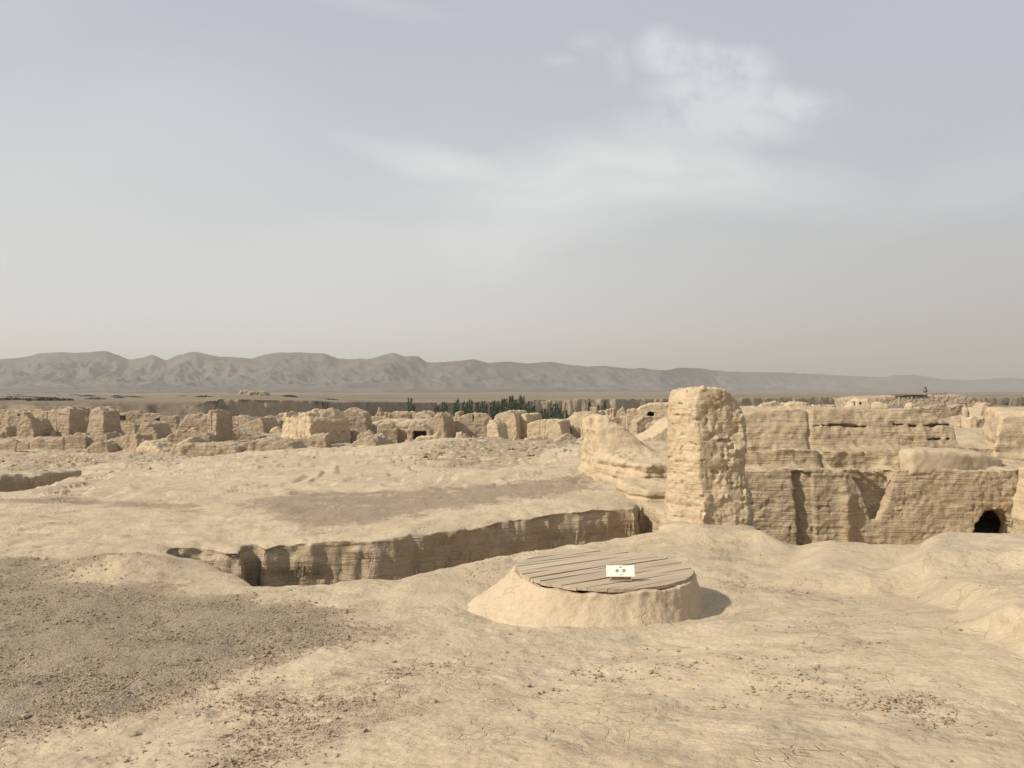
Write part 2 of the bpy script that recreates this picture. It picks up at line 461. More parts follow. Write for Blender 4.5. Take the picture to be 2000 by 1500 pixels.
GRAVELS = [([P(-700, 4.6), PV(0, 1415, 2.02), PV(230, 1385, 2.05), PV(380, 1330, 2.1), PV(560, 1275, 2.15), PV(720, 1235, 2.25), PV(700, 1190, 2.3), PV(480, 1155, 2.35), PV(120, 1126, 2.3), PV(230, 1098, 2.3), PV(0, 1082, 2.33), P(-700, 12)], 1.0),
           ([PV(260, 1470, 1.9), PV(620, 1500, 1.75), PV(900, 1400, 1.85), PV(880, 1260, 2.2), PV(560, 1270, 2.15), PV(330, 1360, 2.05)], .44),
           ([PV(430, 992, 2.4), PV(620, 1045, 2.4), PV(800, 1016, 2.35), PV(1000, 985, 2.25), PV(1190, 965, 2.2), PV(1200, 930, 2.25), PV(1000, 948, 2.3), PV(850, 962, 2.4), PV(560, 962, 2.4)], .80),
           ([P(-700, 20), PV(0, 1000, 2.6), PV(130, 1000, 2.6), PV(420, 1010, 2.45), PV(380, 990, 2.5), PV(120, 978, 2.6), PV(0, 980, 2.6)], .8),
           ([PV(1450, 1125, 2.3), PV(1560, 1150, 2.2), PV(1690, 1160, 2.1), PV(1700, 1140, 2.1), PV(1560, 1132, 2.2), PV(1440, 1110, 2.3)], .72),
           ([P(-700, 37), PV(0, 935, 3.1), PV(200, 915, 3.2), PV(420, 900, 3.4), PV(420, 875, 4.2), P(-700, 60)], .55),
           ([PV(780, 900, 2.75), PV(900, 935, 2.5), PV(1000, 925, 2.45), PV(1140, 885, 2.75), PV(1140, 868, 2.9), PV(900, 866, 2.95)], .62)]
def near_gravel(x, y):
    g = np.full(np.shape(x), .05, np.float32)
    for poly, amt in GRAVELS:
        s = sdpoly(x, y, poly)
        wdt = .55 + .02 * y
        g = np.maximum(g, amt * sstep(wdt, -wdt, s))
    return g

def bump_at(x, y, u, yc, ru, ry, amp):
    cx, cy = P(u, yc)
    r2 = ((x - cx) / (ru / F * yc)) ** 2 + ((y - cy) / ry) ** 2
    return amp * np.exp(-r2 * 1.4)
D_C_U = [-700, 0, 200, 400, 424, 430, 620, 640, 700, 800, 900, 1000, 1100, 1290, 1450, 1700, 2000, 2700]
D_C_D = [150, 150, 150, 158, 165, 172, 188, 200, 240, 270, 290, 310, 320, 330, 350, 380, 400, 420]
D_C_H = [1.7, 1.7, 1.75, 1.5, 1.2, 1.0, 1.75, 2.1, 2.6, 3.2, 3.3, 2.9, 2.7, 2.3, 2.3, 2.2, 2.0, 2.0]
def land(x, y, far=False):
    """height of the ground (z) over the plan, steep scarps included"""
    h = htab(x, y)
    n1 = fbm(x, y, 0, .35, 3, 3)
    z = CZ - h
    amp = sstep(15, 60, y)
    uu = 1000 + F * x / np.maximum(y, 1)
    z = z + .78 * sstep(60.6, 61.4, y) * sstep(140, 90, y) * sstep(300, 170, uu)
    z = z + n1 * (.035 + .20 * amp) + fbm(x, y, 0, 1.7, 3, 21) * (.022 + .05 * amp)
    if not far:
        z = z + vn(x, y, 0, 6.0, 33) * .008
        # rounded humps of the near ground
        z = z + bump_at(x, y, 250, 10.9, 130, .6, .20)
        z = z + bump_at(x, y, 1400, 13.3, 120, .8, .13) + bump_at(x, y, 1490, 12.9, 45, .5, .14)
        z = z + bump_at(x, y, 900, 43, 140, 6, .35) + bump_at(x, y, 760, 40, 90, 5, .2) + bump_at(x, y, 1130, 30, 60, 4, .25)
        z = z + bump_at(x, y, 930, 33, 150, 3.5, .18) + bump_at(x, y, 560, 17, 200, 2, .06) + bump_at(x, y, 200, 14.5, 200, 1.2, .08)
        z = z + bump_at(x, y, 1730, 11.6, 150, .55, .05)
        wob = fbm(x, y, 0, 1.1, 3, 40)
        s = sdpoly(x, y, MOUND_R) + wob * .16
        z = z + .19 * sstep(.34, -.38, s)
        s = sdpoly(x, y, SCARP) + wob * .20 + vn(x, y, 0, 3.1, 45) * .05
        z = z + .21 * sstep(.18, -.26, s)
        # trench and sunken court
        m = (y > 8) & (y < 21)
        if m.any():
            xs, ys = x[m], y[m]
            s = np.minimum(sdpoly(xs, ys, TRENCH), sdpoly(xs, ys, COURT))
            fl = fbm(xs, ys, 0, .8, 3, 50) * .13 + np.abs(vn(xs, ys, 0, 2.6, 52)) * .06 - .02 + vn(xs, ys, 0, 11.0, 53) * .015
            fl = np.where(ys < 11.8, fl * .55, fl)
            s = s + fl
            sink = 1.55 + .25 * sstep(3, 6, xs)
            # the small gully behind the left hump is shallower
            sink = np.where((xs < P(500, ys)[0]) & (ys > 12.6), .95, sink)
            dz = -sink * sstep(.02, -.16, s) - .06 * np.exp(-np.maximum(s, 0) / .15)
            zz = z[m] + dz
            z[m] = zz
        m = (y > 17) & (y < 36)
        if m.any():
            xs, ys = x[m], y[m]
            s = sdpoly(xs, ys, GULLY) + fbm(xs, ys, 0, .7, 4, 60) * .28
            z[m] -= 2.8 * sstep(.05, -.32, s) + .12 * np.exp(-np.maximum(s, 0) / .5)
        # strata benches on the slope beyond the trench
        m = (y > 16) & (y < 60)
        if m.any():
            k = fbm(x[m], y[m] * .5, 0, .35, 3, 70) * .5 + z[m]
            st = .16
            fr = (k / st) % 1.0
            z[m] += (sstep(.35, .65, fr) - fr) * st * .55 * sstep(16, 21, y[m])
            rub = sstep(.25, .75, near_gravel(x[m], y[m])) * sstep(24, 32, y[m])
            z[m] += rub * (vn(x[m], y[m], 0, 2.3, 81) * .06 + vn(x[m], y[m], 0, 5.1, 82) * .05)
    # beyond the city: bluff, canyon, plain
    m = y > 118
    if m.any():
        xs, ys = x[m], y[m]
        u = 1000 + F * xs / ys
        wob = fbm(xs, ys, 0, .02, 3, 90) * 5 + fbm(xs, ys, 0, .11, 3, 91) * 1.2 + vn(xs, ys, 0, .6, 92) * .5
        dc = np.interp(u, D_C_U, D_C_D) + wob
        ht = np.interp(u, D_C_U, D_C_H)
        # the plain rises gently to the hills
        plain = CZ - ht + (ys - dc).clip(0) * .0 + np.interp(ys, [0, 300, 1200, 2200, 6000], [0, 0, 1.0, 6.5, 12]) \
            + np.interp(ys, [300, 1200], [0, 1]) * (ht - 2.0)
        plain = plain + fbm(xs, ys, 0, .03, 3, 95) * .30 * np.interp(ys, [0, 900, 2500], [1, .6, 3])
        zc = z[m]
        dn = 205 + 25 * np.interp(u, [640, 1000, 1500, 2000], [-.2, 0, .6, 1.2]) + fbm(xs, ys, 0, .03, 3, 97) * 8
        can = sstep(625, 680, u) * sstep(0, 5, ys - dn)
        zc = zc * (1 - can) + (CZ - 30) * can
        wd = np.where(u < 424, 5.0, 1.6)
        bank = sstep(426, 415, u) * sstep(20, 0, np.abs(ys - 150))
        zc = zc + bank * (fbm(xs, ys, 0, .12, 4, 98) * 1.1)
        up = sstep(0, 1, (ys - dc) / wd)
        z[m] = zc * (1 - up) + plain * up
    return z

def sheet(name, y0, y1, cols, rows, nfine, far, mat, tmax=1.0, apex=3.0):
    t = np.linspace(-tmax, tmax, cols)
    w_ = np.sign(t) * np.abs(t) ** 1.12 * tmax ** (-.12)     # slightly denser in the middle
    ly = np.exp(np.linspace(math.log(y0 + apex), math.log(y1 + apex), nfine)) - apex
    Zf = np.empty((cols, nfine), np.float32)
    for a in range(0, cols, 200):
        tt = w_[a:a + 200][:, None]; yy = np.broadcast_to(ly[None, :], (tt.shape[0], nfine))
        Zf[a:a + 200] = land(tt * (yy + apex), yy.copy(), far)
    yc = np.maximum(ly, 2.5)
    dy = np.diff(ly); ym = .5 * (yc[1:] + yc[:-1])
    wt = (np.abs(np.diff(Zf, axis=1)) * .8 + dy * np.maximum(2.4 / ym, .03 if not far else .012)) / ym
    def box(a, axis, n):
        # moving average, three passes, so neighbouring columns keep step and the mesh does not shear
        for _ in range(3):
            pad = [(0, 0), (0, 0)]; pad[axis] = (n + 1, n)
            c = np.cumsum(np.pad(a, pad, 'edge'), axis)
            a = (c[2 * n + 1:] - c[:-2 * n - 1]) / (2 * n + 1) if axis == 0 else (c[:, 2 * n + 1:] - c[:, :-2 * n - 1]) / (2 * n + 1)
        return a
    wt = box(box(wt.astype(np.float64), 0, 14 if not far else 8), 1, 5)
    cw = np.concatenate([np.zeros((cols, 1)), np.cumsum(wt, 1)], 1)
    # keep neighbouring columns in step so the mesh does not shear
    tot = cw[:, -1:]
    Yg = np.empty((cols, rows)); Zg = np.empty((cols, rows))
    for i in range(cols):
        q = np.linspace(0, tot[i, 0], rows)
        Yg[i] = np.interp(q, cw[i], ly); Zg[i] = np.interp(Yg[i], ly, Zf[i])
    Xg = w_[:, None] * (Yg + apex)
    Pn = np.stack([Xg, Yg, Zg], -1).astype(np.float32)
    zt = np.gradient(Zf, w_, axis=0) / (ly[None, :] + apex)
    zy = np.gradient(Zf, ly, axis=1) - w_[:, None] * zt
    N = np.empty_like(Pn)
    for i in range(cols):
        N[i, :, 0] = -np.interp(Yg[i], ly, zt[i]); N[i, :, 1] = -np.interp(Yg[i], ly, zy[i])
    N[..., 2] = 1; N /= np.linalg.norm(N, axis=-1, keepdims=True)
    x, y, z = Pn[..., 0], Pn[..., 1], Pn[..., 2]
    steep = sstep(.75, .35, N[..., 2])
    if not far:
        near = sstep(60, 20, y)
        d = fbm(x, y, z, 2.5, 3, 120) * .012 + vn(x, y, z, 14, 130) * .004 * near
        d = d + steep * (fbm(x, y, z, 3.0, 3, 140) * .045 + vn(x * 1.2, y * 1.2, z * 14, 1, 150) * .036 + vn(x * 7, y * 7, z * 2.5, 1, 151) * .016 + vn(x * .7, y * .7, z * 5, 1, 153) * .035 - np.abs(vn(x, y, z, 4.5, 154)) * .045 + vn(x, y, z, 11, 152) * .018)
        d = d + vn(x, y, z, 30, 160) * .0035 * sstep(14, 8, y)
    else:
        d = steep * (vn(x * .5, y * .5, z * .15, 1, 170) * .6 + vn(x * 1.6, y * 1.6, z * .4, 1, 171) * .3) * sstep(100, 140, y) + fbm(x, y, z, .8, 3, 172) * .06
    Pn = Pn + N * d[..., None]
    a = np.arange(cols * rows, dtype=np.int32).reshape(cols, rows)
    Q = np.stack([a[:-1, :-1], a[1:, :-1], a[1:, 1:], a[:-1, 1:]], -1).reshape(-1, 4)
    me = mesh_from(name, Pn.reshape(-1, 3), Q, mat)
    at = me.attributes.new('gravel', 'FLOAT', 'POINT')
    if far:
        g = (sstep(120, 150, y) * (1 - steep)).ravel()
    else:
        g = near_gravel(x, y).ravel() * (1 - steep.ravel())
    at.data.foreach_set('value', g.astype(np.float32))
    return tag(link(name, me), kind='structure')

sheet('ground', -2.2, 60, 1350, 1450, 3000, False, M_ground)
sheet('plain', 58.8, 1900, 1200, 800, 2600, True, M_ground_far if 'M_ground_far' in globals() else M_far)

# ------------------------------------------------------------------ mountains
RIDGE = [(-700,705),(-500,690),(-350,700),(-200,688),(-80,700),(0,701),(45,698),(75,690),(120,688),(160,689),(205,685),(230,693),(250,702),(275,699),(297,692),(325,704),(345,694),(378,686),(410,693),(430,697),
 (460,697),(490,701),(515,693),(545,688),(580,688),(635,690),(660,701),(730,700),(750,693),(768,688),(790,696),(815,695),(835,708),(880,706),(925,701),(955,709),(1000,706),(1030,710),(1075,706),
 (1110,712),(1150,716),(1180,714),(1230,721),(1255,718),(1290,723),(1310,722),(1330,718),(1370,719),(1400,724),(1450,727),(1520,727),(1600,731),(1680,735),(1720,737),(1745,733),(1790,732),(1830,739),
 (1880,743),(1940,740),(1970,737),(2000,740),(2300,745),(2700,748)]
def hills():
    cols, rows = 1100, 260
    u = np.linspace(-690, 2690, cols)
    ru = np.interp(u, [r[0] for r in RIDGE], [r[1] for r in RIDGE])
    k = np.hanning(5); ru = np.convolve(np.pad(ru, 2, 'edge'), k / k.sum(), 'valid') + .7 * vn(u * .05, 0, 0, 1, 240) + .5 * vn(u * .13, 0, 0, 1, 241)
    D = np.interp(u, [-700, 0, 900, 1290, 1400, 2000, 2700], [2300, 2400, 2600, 3000, 3800, 5400, 6200])
    q = np.linspace(0, 1.25, rows)
    Y = D[:, None] - (1 - q[None, :]) * 1000
    Xx = (u[:, None] - 1000) / F * Y
    zr = (CZ + (VH - ru) / F * D)[:, None]
    base = 3.0 + 4 * q[None, :]
    prof = np.where(q < 1, (q ** 1.35), np.exp(-((q - 1) / .12) ** 2))[None, :]
    # spurs and gullies running down from the crest
    s1 = 1 - 1.6 * np.abs(fbm(Xx, Y * .35, 0, .0052, 3, 200))
    s2 = 1 - 1.6 * np.abs(fbm(Xx + .3 * Y, Y * .5, 0, .015, 4, 210))
    er = .50 * s1 + .38 * s2
    midm = np.sin(np.clip(q, 0, 1) * math.pi)[None, :] ** .7
    Zz = base + (zr - base) * prof * (1 - midm * .92 * (1 - er)) + midm * fbm(Xx, Y, 0, .02, 3, 220) * 3.5
    foot = (q[None, :] > .12) & (q[None, :] < .62)
    hump = np.exp(-((q[None, :] - .34) / .13) ** 2) * np.clip(fbm(Xx, Y * .3, 0, .003, 3, 230) + .25, 0, 1) * 34
    Zz = np.maximum(Zz, base + hump * (.7 + .3 * s2)) + fbm(Xx, Y, 0, .05, 3, 221) * .8
    sil = CZ + (VH - ru)[:, None] / F * Y - .5
    Zz = np.minimum(Zz, np.where(q[None, :] < .985, sil, 1e9))
    a = np.arange(cols * rows, dtype=np.int32).reshape(cols, rows)
    Q = np.stack([a[:-1, :-1], a[1:, :-1], a[1:, 1:], a[:-1, 1:]], -1).reshape(-1, 4)
    V = np.stack([Xx, Y, Zz], -1).reshape(-1, 3)
    tag(link('hills', mesh_from('hills', V, Q, M_hill)), kind='structure')
M_hill = mud("bare_hills", rgb(.160, .142, .116), rgb(.105, .094, .078), rgb(.070, .063, .053), scale=.012, bump=.0)
hills()
# outer plain that carries the ground on to the horizon
V = [(-9000, -400, -34), (9000, -400, -34), (9000, 9000, -34), (-9000, 9000, -34)]
tag(link('valley_floor', mesh_from('valley_floor', V, np.array([[0, 1, 2, 3]]), M_far)), kind='structure')

def ground_z(x, y):
    return float(land(np.array([float(x)]), np.array([float(y)]), y > 62)[0])

# ------------------------------------------------------------------ the well
WX, WY = (1180 - 1000) / F * 9.1, 9.1
WZ = CZ - 2.01
def ring_sdf(x, y, z):
    r = np.hypot(x - WX, y - WY)
    ang = np.arctan2(y - WY, x - WX)
    flare = .44 * np.exp(-((np.abs(ang) - math.pi) / .75) ** 2) + .20 * np.exp(-((ang + 1.9) / .9) ** 2) + .15
    t = np.clip((WZ - z) / .42, 0, 1)
    ro = 1.02 + t ** 1.35 * flare + .02 * np.sin(ang * 5)
    f = np.maximum(r - ro, z - (WZ - .012 - .015 * np.sin(ang * 3 + 1)))
    return np.maximum(f, .93 - r)
def ring_disp(x, y, z):
    return fbm(x, y, z, 3.5, 3, 300) * .025 + fbm(x, y, z, 16, 2, 310) * .009
ring = carve('well_curb', ring_sdf, (WX - 1.75, WY - 1.5, -.25), (WX + 1.35, WY + 1.35, WZ + .05), .016, M_curb, ring_disp, .12, loc=(WX, WY, 0))
tag(ring, 'low round mud curb with flared sides under the round wooden lid', 'well curb')

def wood_mat():
    m = bpy.data.materials.new('weathered_plank'); m.use_nodes = True
    t = NT(m.node_tree)
    oc = t.new('ShaderNodeTexCoord').outputs['Object']
    at = t.new('ShaderNodeAttribute', attribute_name='tone').outputs['Fac']
    g = t.noise(t.scl(oc, (1.5, 38, 38)), 1.0, 6, .65, .6)
    g2 = t.noise(t.scl(oc, (.8, 9, 9)), 1.0, 4, .6, 1.0)
    col = t.mix(at, rgb(.390, .318, .220), rgb(.490, .405, .285))
    col = t.mix(t.mapr(g, .35, .75, 0, .6), col, rgb(.225, .170, .112))
    col = t.mix(t.mapr(g2, .45, .75, 0, .45), col, rgb(.430, .350, .245))
    col = t.mix(t.mapr(t.noise(oc, 3, 5, .7), .5, .7, 0, .5), col, rgb(.440, .350, .240))
    bm = t.new('ShaderNodeBump', {'Height': g, 'Strength': .6, 'Distance': .004})
    b = t.new('ShaderNodeBsdfPrincipled', {'Base Color': col, 'Roughness': .85, 'Normal': bm.outputs[0]})
    b.inputs['Specular IOR Level'].default_value = .15
    t.new('ShaderNodeOutputMaterial', {0: b.outputs[0]})
    return m
M_wood = wood_mat()
def lid():
    """round lid sawn from parallel planks; x runs along the planks"""
    R = .985; rnd = random.Random(5)
    V, Fc, tone = [], [], []
    yy = -R
    widths = []
    while yy < R:
        wd = rnd.choice([.07, .08, .09, .10, .115, .14])
        widths.append((yy, min(R, yy + wd))); yy += wd
    for (a, b) in widths:
        gap = rnd.choice([.001, .002, .004, .002, .007, .002])
        if a < .05 < b: gap = .022
        a2, b2 = a + gap / 2, b - gap / 2
        if b2 - a2 < .01: continue
        dz = rnd.uniform(-.0015, .0015); th = .035
        n = 26; tn = rnd.random()
        mxh = math.sqrt(max(1e-4, R * R - min(abs(a2), abs(b2)) ** 2)) if a2 * b2 > 0 else R
        s0 = len(V)
        for i in range(n + 1):
            k = -1 + 2 * i / n
            for yv in (a2, (a2 + b2) / 2, b2):
                e = math.sqrt(max(0, R * R - yv * yv)) + rnd.uniform(-.004, .004)
                xx = k * e
                warp = .006 * math.sin(xx * 2.3 + tn * 9) * (1 if yv != (a2 + b2) / 2 else .6)
                for zz in (0, -th):
                    V.append((xx, yv, dz + zz + warp)); tone.append(tn)
        def id_(i, j, k): return s0 + (i * 3 + j) * 2 + k
        for i in range(n):
            for j in range(2):
                Fc.append((id_(i, j, 0), id_(i + 1, j, 0), id_(i + 1, j + 1, 0), id_(i, j + 1, 0)))
                Fc.append((id_(i, j, 1), id_(i, j + 1, 1), id_(i + 1, j + 1, 1), id_(i + 1, j, 1)))
            Fc.append((id_(i, 0, 0), id_(i, 0, 1), id_(i + 1, 0, 1), id_(i + 1, 0, 0)))
            Fc.append((id_(i, 2, 0), id_(i + 1, 2, 0), id_(i + 1, 2, 1), id_(i, 2, 1)))
        for j in range(2):
            Fc.append((id_(0, j, 0), id_(0, j + 1, 0), id_(0, j + 1, 1), id_(0, j, 1)))
            Fc.append((id_(n, j, 0), id_(n, j, 1), id_(n, j + 1, 1), id_(n, j + 1, 0)))
    me = mesh_from('well_cover', np.array(V), np.array(Fc), M_wood, smooth=False)
    at = me.attributes.new('tone', 'FLOAT', 'POINT'); at.data.foreach_set('value', np.array(tone, np.float32))
    root = empty('well_cover', (WX, WY, WZ + .035)); root.rotation_euler = (0, 0, math.radians(33))
    tag(root, 'round lid of weathered parallel planks closing the mud well', 'well cover')
    link('plank_top', me, root)
    # two battens under the planks
    bv, bf = [], []
    for bx in (-.45, .45):
        s = len(bv)
        for p in ((-.05, -.85, -.045), (.05, -.85, -.045), (.05, .85, -.045), (-.05, .85, -.045), (-.05, -.85, -.1), (.05, -.85, -.1), (.05, .85, -.1), (-.05, .85, -.1)):
            bv.append((p[0] + bx, p[1], p[2]))
        for q in ((0, 1, 2, 3), (7, 6, 5, 4), (0, 4, 5, 1), (1, 5, 6, 2), (2, 6, 7, 3), (3, 7, 4, 0)):
            bf.append([s + i for i in q])
    mb = mesh_from('batten', np.array(bv), np.array(bf), M_wood, smooth=False)
    link('batten', mb, root)
lid()

def box_me(name, sx_, sy_, sz_, mat, bev=.0, off=(0, 0, 0)):
    import bmesh
    bm = bmesh.new(); bmesh.ops.create_cube(bm, size=1)
    for v in bm.verts:
        v.co = Vector((v.co.x * sx_ + off[0], v.co.y * sy_ + off[1], v.co.z * sz_ + off[2]))
    if bev: bmesh.ops.bevel(bm, geom=bm.edges[:], offset=bev, segments=2, affect='EDGES')
    me = bpy.data.meshes.new(name); bm.to_mesh(me); bm.free(); me.materials.append(mat)
    return me
M_plate = simple('cream_plate', rgb(.86, .84, .72), .35, .4, (3, rgb(.80, .77, .64)))
M_ink = simple('black_ink', rgb(.035, .03, .028), .6)
M_inkg = simple('grey_ink', rgb(.25, .24, .20), .6)
M_bracket = simple('painted_metal', rgb(.42, .34, .23), .5, .4, (20, rgb(.30, .24, .16)))
def sign():
    sy_ = 8.42
    sx0, zt = (1212.5 - 1000) / F * sy_, WZ + .042
    root = empty('well_sign', (sx0, sy_, zt)); tag(root, 'small cream name plate with two black characters standing on the well lid', 'sign')
    link('base', box_me('base', .235, .075, .012, M_bracket, .002, (0, .03, .006)), root)
    link('base', box_me('bracket', .225, .02, .035, M_bracket, .002, (0, .045, .026)), root).name = 'bracket'
    pl = link('plate', box_me('plate', .295, .010, .118, M_plate, .002), root, (0, .02, .100))
    tilt = math.radians(-24)
    pl.rotation_euler = (tilt, 0, 0)
    def txt(s, size, x, z, m, name, wide=1.0):
        c = bpy.data.curves.new(name, 'FONT'); c.body = s; c.size = size; c.align_x = 'CENTER'; c.align_y = 'CENTER'
        c.extrude = .0006; c.offset = .0006; c.materials.append(m)
        o = bpy.data.objects.new(name, c); C.objects.link(o)
        me = bpy.data.meshes.new_from_object(o); bpy.data.objects.remove(o)
        me.name = name; me.materials.clear(); me.materials.append(m)
        o = link(name, me, pl, (x, -.0062, z)); o.rotation_euler = (math.radians(90), 0, 0)
    txt("\u6c34", .044, -.036, .0, M_ink, 'lettering')
    txt("\u4e95", .044, .036, .0, M_ink, 'lettering')
    txt("\u0642\u06c7\u062f\u06c7\u0642", .013, .0, .042, M_inkg, 'lettering')
    txt("Well", .012, .0, -.038, M_inkg, 'lettering')
sign()

# ------------------------------------------------------------------ big earthen walls near the well
def outline(u_v, y):
    return [((u - 1000) / F * y, CZ - (v - VH) / F * y) for u, v in u_v]
PIL = outline([(1318,771),(1330,765),(1345,761),(1368,760),(1385,763),(1402,766),(1416,769),(1428,776),(1437,786),(1441,800),(1452,818),(1458,845),(1458,868),(1453,890),(1453,915),
               (1462,942),(1468,965),(1466,990),(1470,1012),(1472,1060),(1296,1060),(1300,1030),(1302,1010),(1307,990),(1303,960),(1308,940),(1311,920),(1309,890),(1310,870),(1307,850),(1305,820),(1306,795),(1310,780)], 14.3)
SEC = [(3.26, 13.98), (2.82, 14.65), (2.95, 15.45), (3.9, 15.6), (4.42, 15.2), (4.36, 14.35), (4.1, 14.12)]
def pil_sdf(x, y, z):
    s = sdpoly(x, z, PIL)
    lean = (z - .2) * .07
    wob = .05 * np.sin(z * 2.3 + .5) + .03 * np.sin(z * 5.1)
    c = sdpoly(x - wob * sstep(15, 14, y) * sstep(3.9, 3.3, x), y + .4 * wob, SEC) + np.clip(z - .4, -1, 3) * .035
    f = smax(s, c, .14)
    nx, nz = (1418 - 1000) / F * 14.2, CZ - (862 - VH) / F * 14.2
    f = np.maximum(f, -(np.sqrt(((x - nx) / 2.4) ** 2 + ((y - 14.1) / 1.4) ** 2 + ((z - nz) / .7) ** 2) - .06))
    return f
def pil_disp(x, y, z):
    def bil(sc, sd): return .45 - np.abs(vn(x + .05 * vn(x, y, z, 6, sd + 1), y, z * .7, sc, sd)) * 1.6
    a = fbm(x, y, z, 1.4, 2, 400) * .045 + bil(3.2, 410) * .030 + bil(7, 420) * .022 + bil(15, 430) * .018 + vn(x, y, z * .4, 5, 432) * .022 + vn(x, y, z, 26, 431) * .010
    lit = sstep(3.5, 3.1, x)
    return a * (1 - .45 * lit) + vn(x * 1.0, y * 1.0, z * 9, 1, 440) * .014 + np.clip(vn(x, y, z * 1.3, 11, 445) - .35, 0, 1) * .10
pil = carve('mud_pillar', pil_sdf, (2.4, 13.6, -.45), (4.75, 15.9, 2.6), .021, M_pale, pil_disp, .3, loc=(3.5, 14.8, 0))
tag(pil, 'tall lumpy free standing mud pillar at the edge of the trench', 'mud pillar', None, 'thing')

# weathered stub of wall with a sloping slab, left of the pillar
STB = [(1.92, 21.9), (2.0, 20.6), (2.30, 19.4), (2.74, 18.0), (3.0, 17.85), (3.9, 18.1), (4.1, 21.2), (3.0, 22.2)]
def stub_sdf(x, y, z):
    gz = CZ - 2.15
    bat = np.clip(1.2 - z, 0, 1.3) * .10
    c = sdpoly(x, y, STB) - bat
    # height of its top: slab in front, standing stub at the back left
    u = (y - 18.0)
    slab = CZ - (1.52 - .05 * u) - .10 * np.clip(x - 2.9, 0, 2)
    st = sstep(19.75, 20.25, y + .25 * np.clip(x - 2.3, 0, 2))
    ridge = CZ - .58 - .75 * np.clip(x - 2.4, 0, 3) - .12 * np.clip(2.2 - x, 0, 1)
    top = slab + (np.maximum(ridge, slab) - slab) * st
    f = smax(c, z - top, .12)
    gv = vn(x, y, 0, 1.3, 540) * .05
    f = f + (.05 * np.exp(-((z - .44 - gv) / .045) ** 2) + .035 * np.exp(-((z - .66 + gv) / .03) ** 2)) * sstep(20.2, 19.4, y)
    return f
def stub_disp(x, y, z):
    return fbm(x, y, z, 1.6, 3, 500) * .05 + vn(x, y, z, 7, 510) * .035 + vn(x, y, z, 15, 520) * .018 + vn(x * .8, y * .8, z * 9, 1, 530) * .035
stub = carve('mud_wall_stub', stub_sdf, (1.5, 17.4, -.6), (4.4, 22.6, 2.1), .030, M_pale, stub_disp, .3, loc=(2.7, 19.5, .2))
tag(stub, 'broken mud wall stub with sloping slab and bright side, left of the tall pillar', 'ruined wall', None, 'thing')

step_ = carve('earth_step', lambda x, y, z: smax(sdpoly(x, y, [(2.30, 17.75), (2.42, 16.75), (2.75, 16.35), (3.25, 16.25), (3.75, 16.5), (3.8, 17.9)]) - .10 * np.clip(.4 - z, 0, .6) + .06 * np.exp(-((z - .27) / .03) ** 2),
              z - (.47 + .10 * (y - 17)), .07), (2.0, 16.0, -.2), (4.0, 18.1, .75), .026, M_pale,
              lambda x, y, z: fbm(x, y, z, 2.2, 3, 560) * .05 + vn(x * .8, y * .8, z * 10, 1, 561) * .035, .25, loc=(3.0, 17.0, 0))
tag(step_, 'low layered earth step below the slab of the wall stub beside the tall pillar', 'earth step', None, 'thing')

# back wall of the sunken court
def bx(x, y, z, x0, x1, y0, y1, z0, z1):
    dx = np.maximum(x0 - x, x - x1); dy = np.maximum(y0 - y, y - y1); dz = np.maximum(z0 - z, z - z1)
    return np.maximum(np.maximum(dx, dy), dz)
zl = CZ - 1.72; zm = CZ - 1.34; zt_ = CZ - .44
ARCH = [((1893 - 1000) / F * 18, CZ - (1047 - VH) / F * 18 - .6), ((1893 - 1000) / F * 18, CZ - (1040 - VH) / F * 18), ((1900 - 1000) / F * 18, CZ - (1018 - VH) / F * 18), ((1914 - 1000) / F * 18, CZ - (1003 - VH) / F * 18),
        ((1925 - 1000) / F * 18, CZ - (996 - VH) / F * 18), ((1957 - 1000) / F * 18, CZ - (994 - VH) / F * 18), ((1966 - 1000) / F * 18, CZ - (1012 - VH) / F * 18), ((1974 - 1000) / F * 18, CZ - (1030 - VH) / F * 18), ((1976 - 1000) / F * 18, CZ - (1047 - VH) / F * 18 - .6)]
N2 = outline([(1662, 924), (1750, 924), (1742, 962), (1730, 990), (1712, 1012), (1700, 1014), (1690, 990), (1680, 955)], 18)
TOP = outline([(1380, 812), (1440, 810), (1462, 808), (1490, 802), (1530, 799), (1580, 799), (1680, 800), (1760, 801), (1800, 802), (1825, 808), (1845, 817), (1862, 829), (1863, 900), (1860, 1000), (1380, 1000)], 19.5)
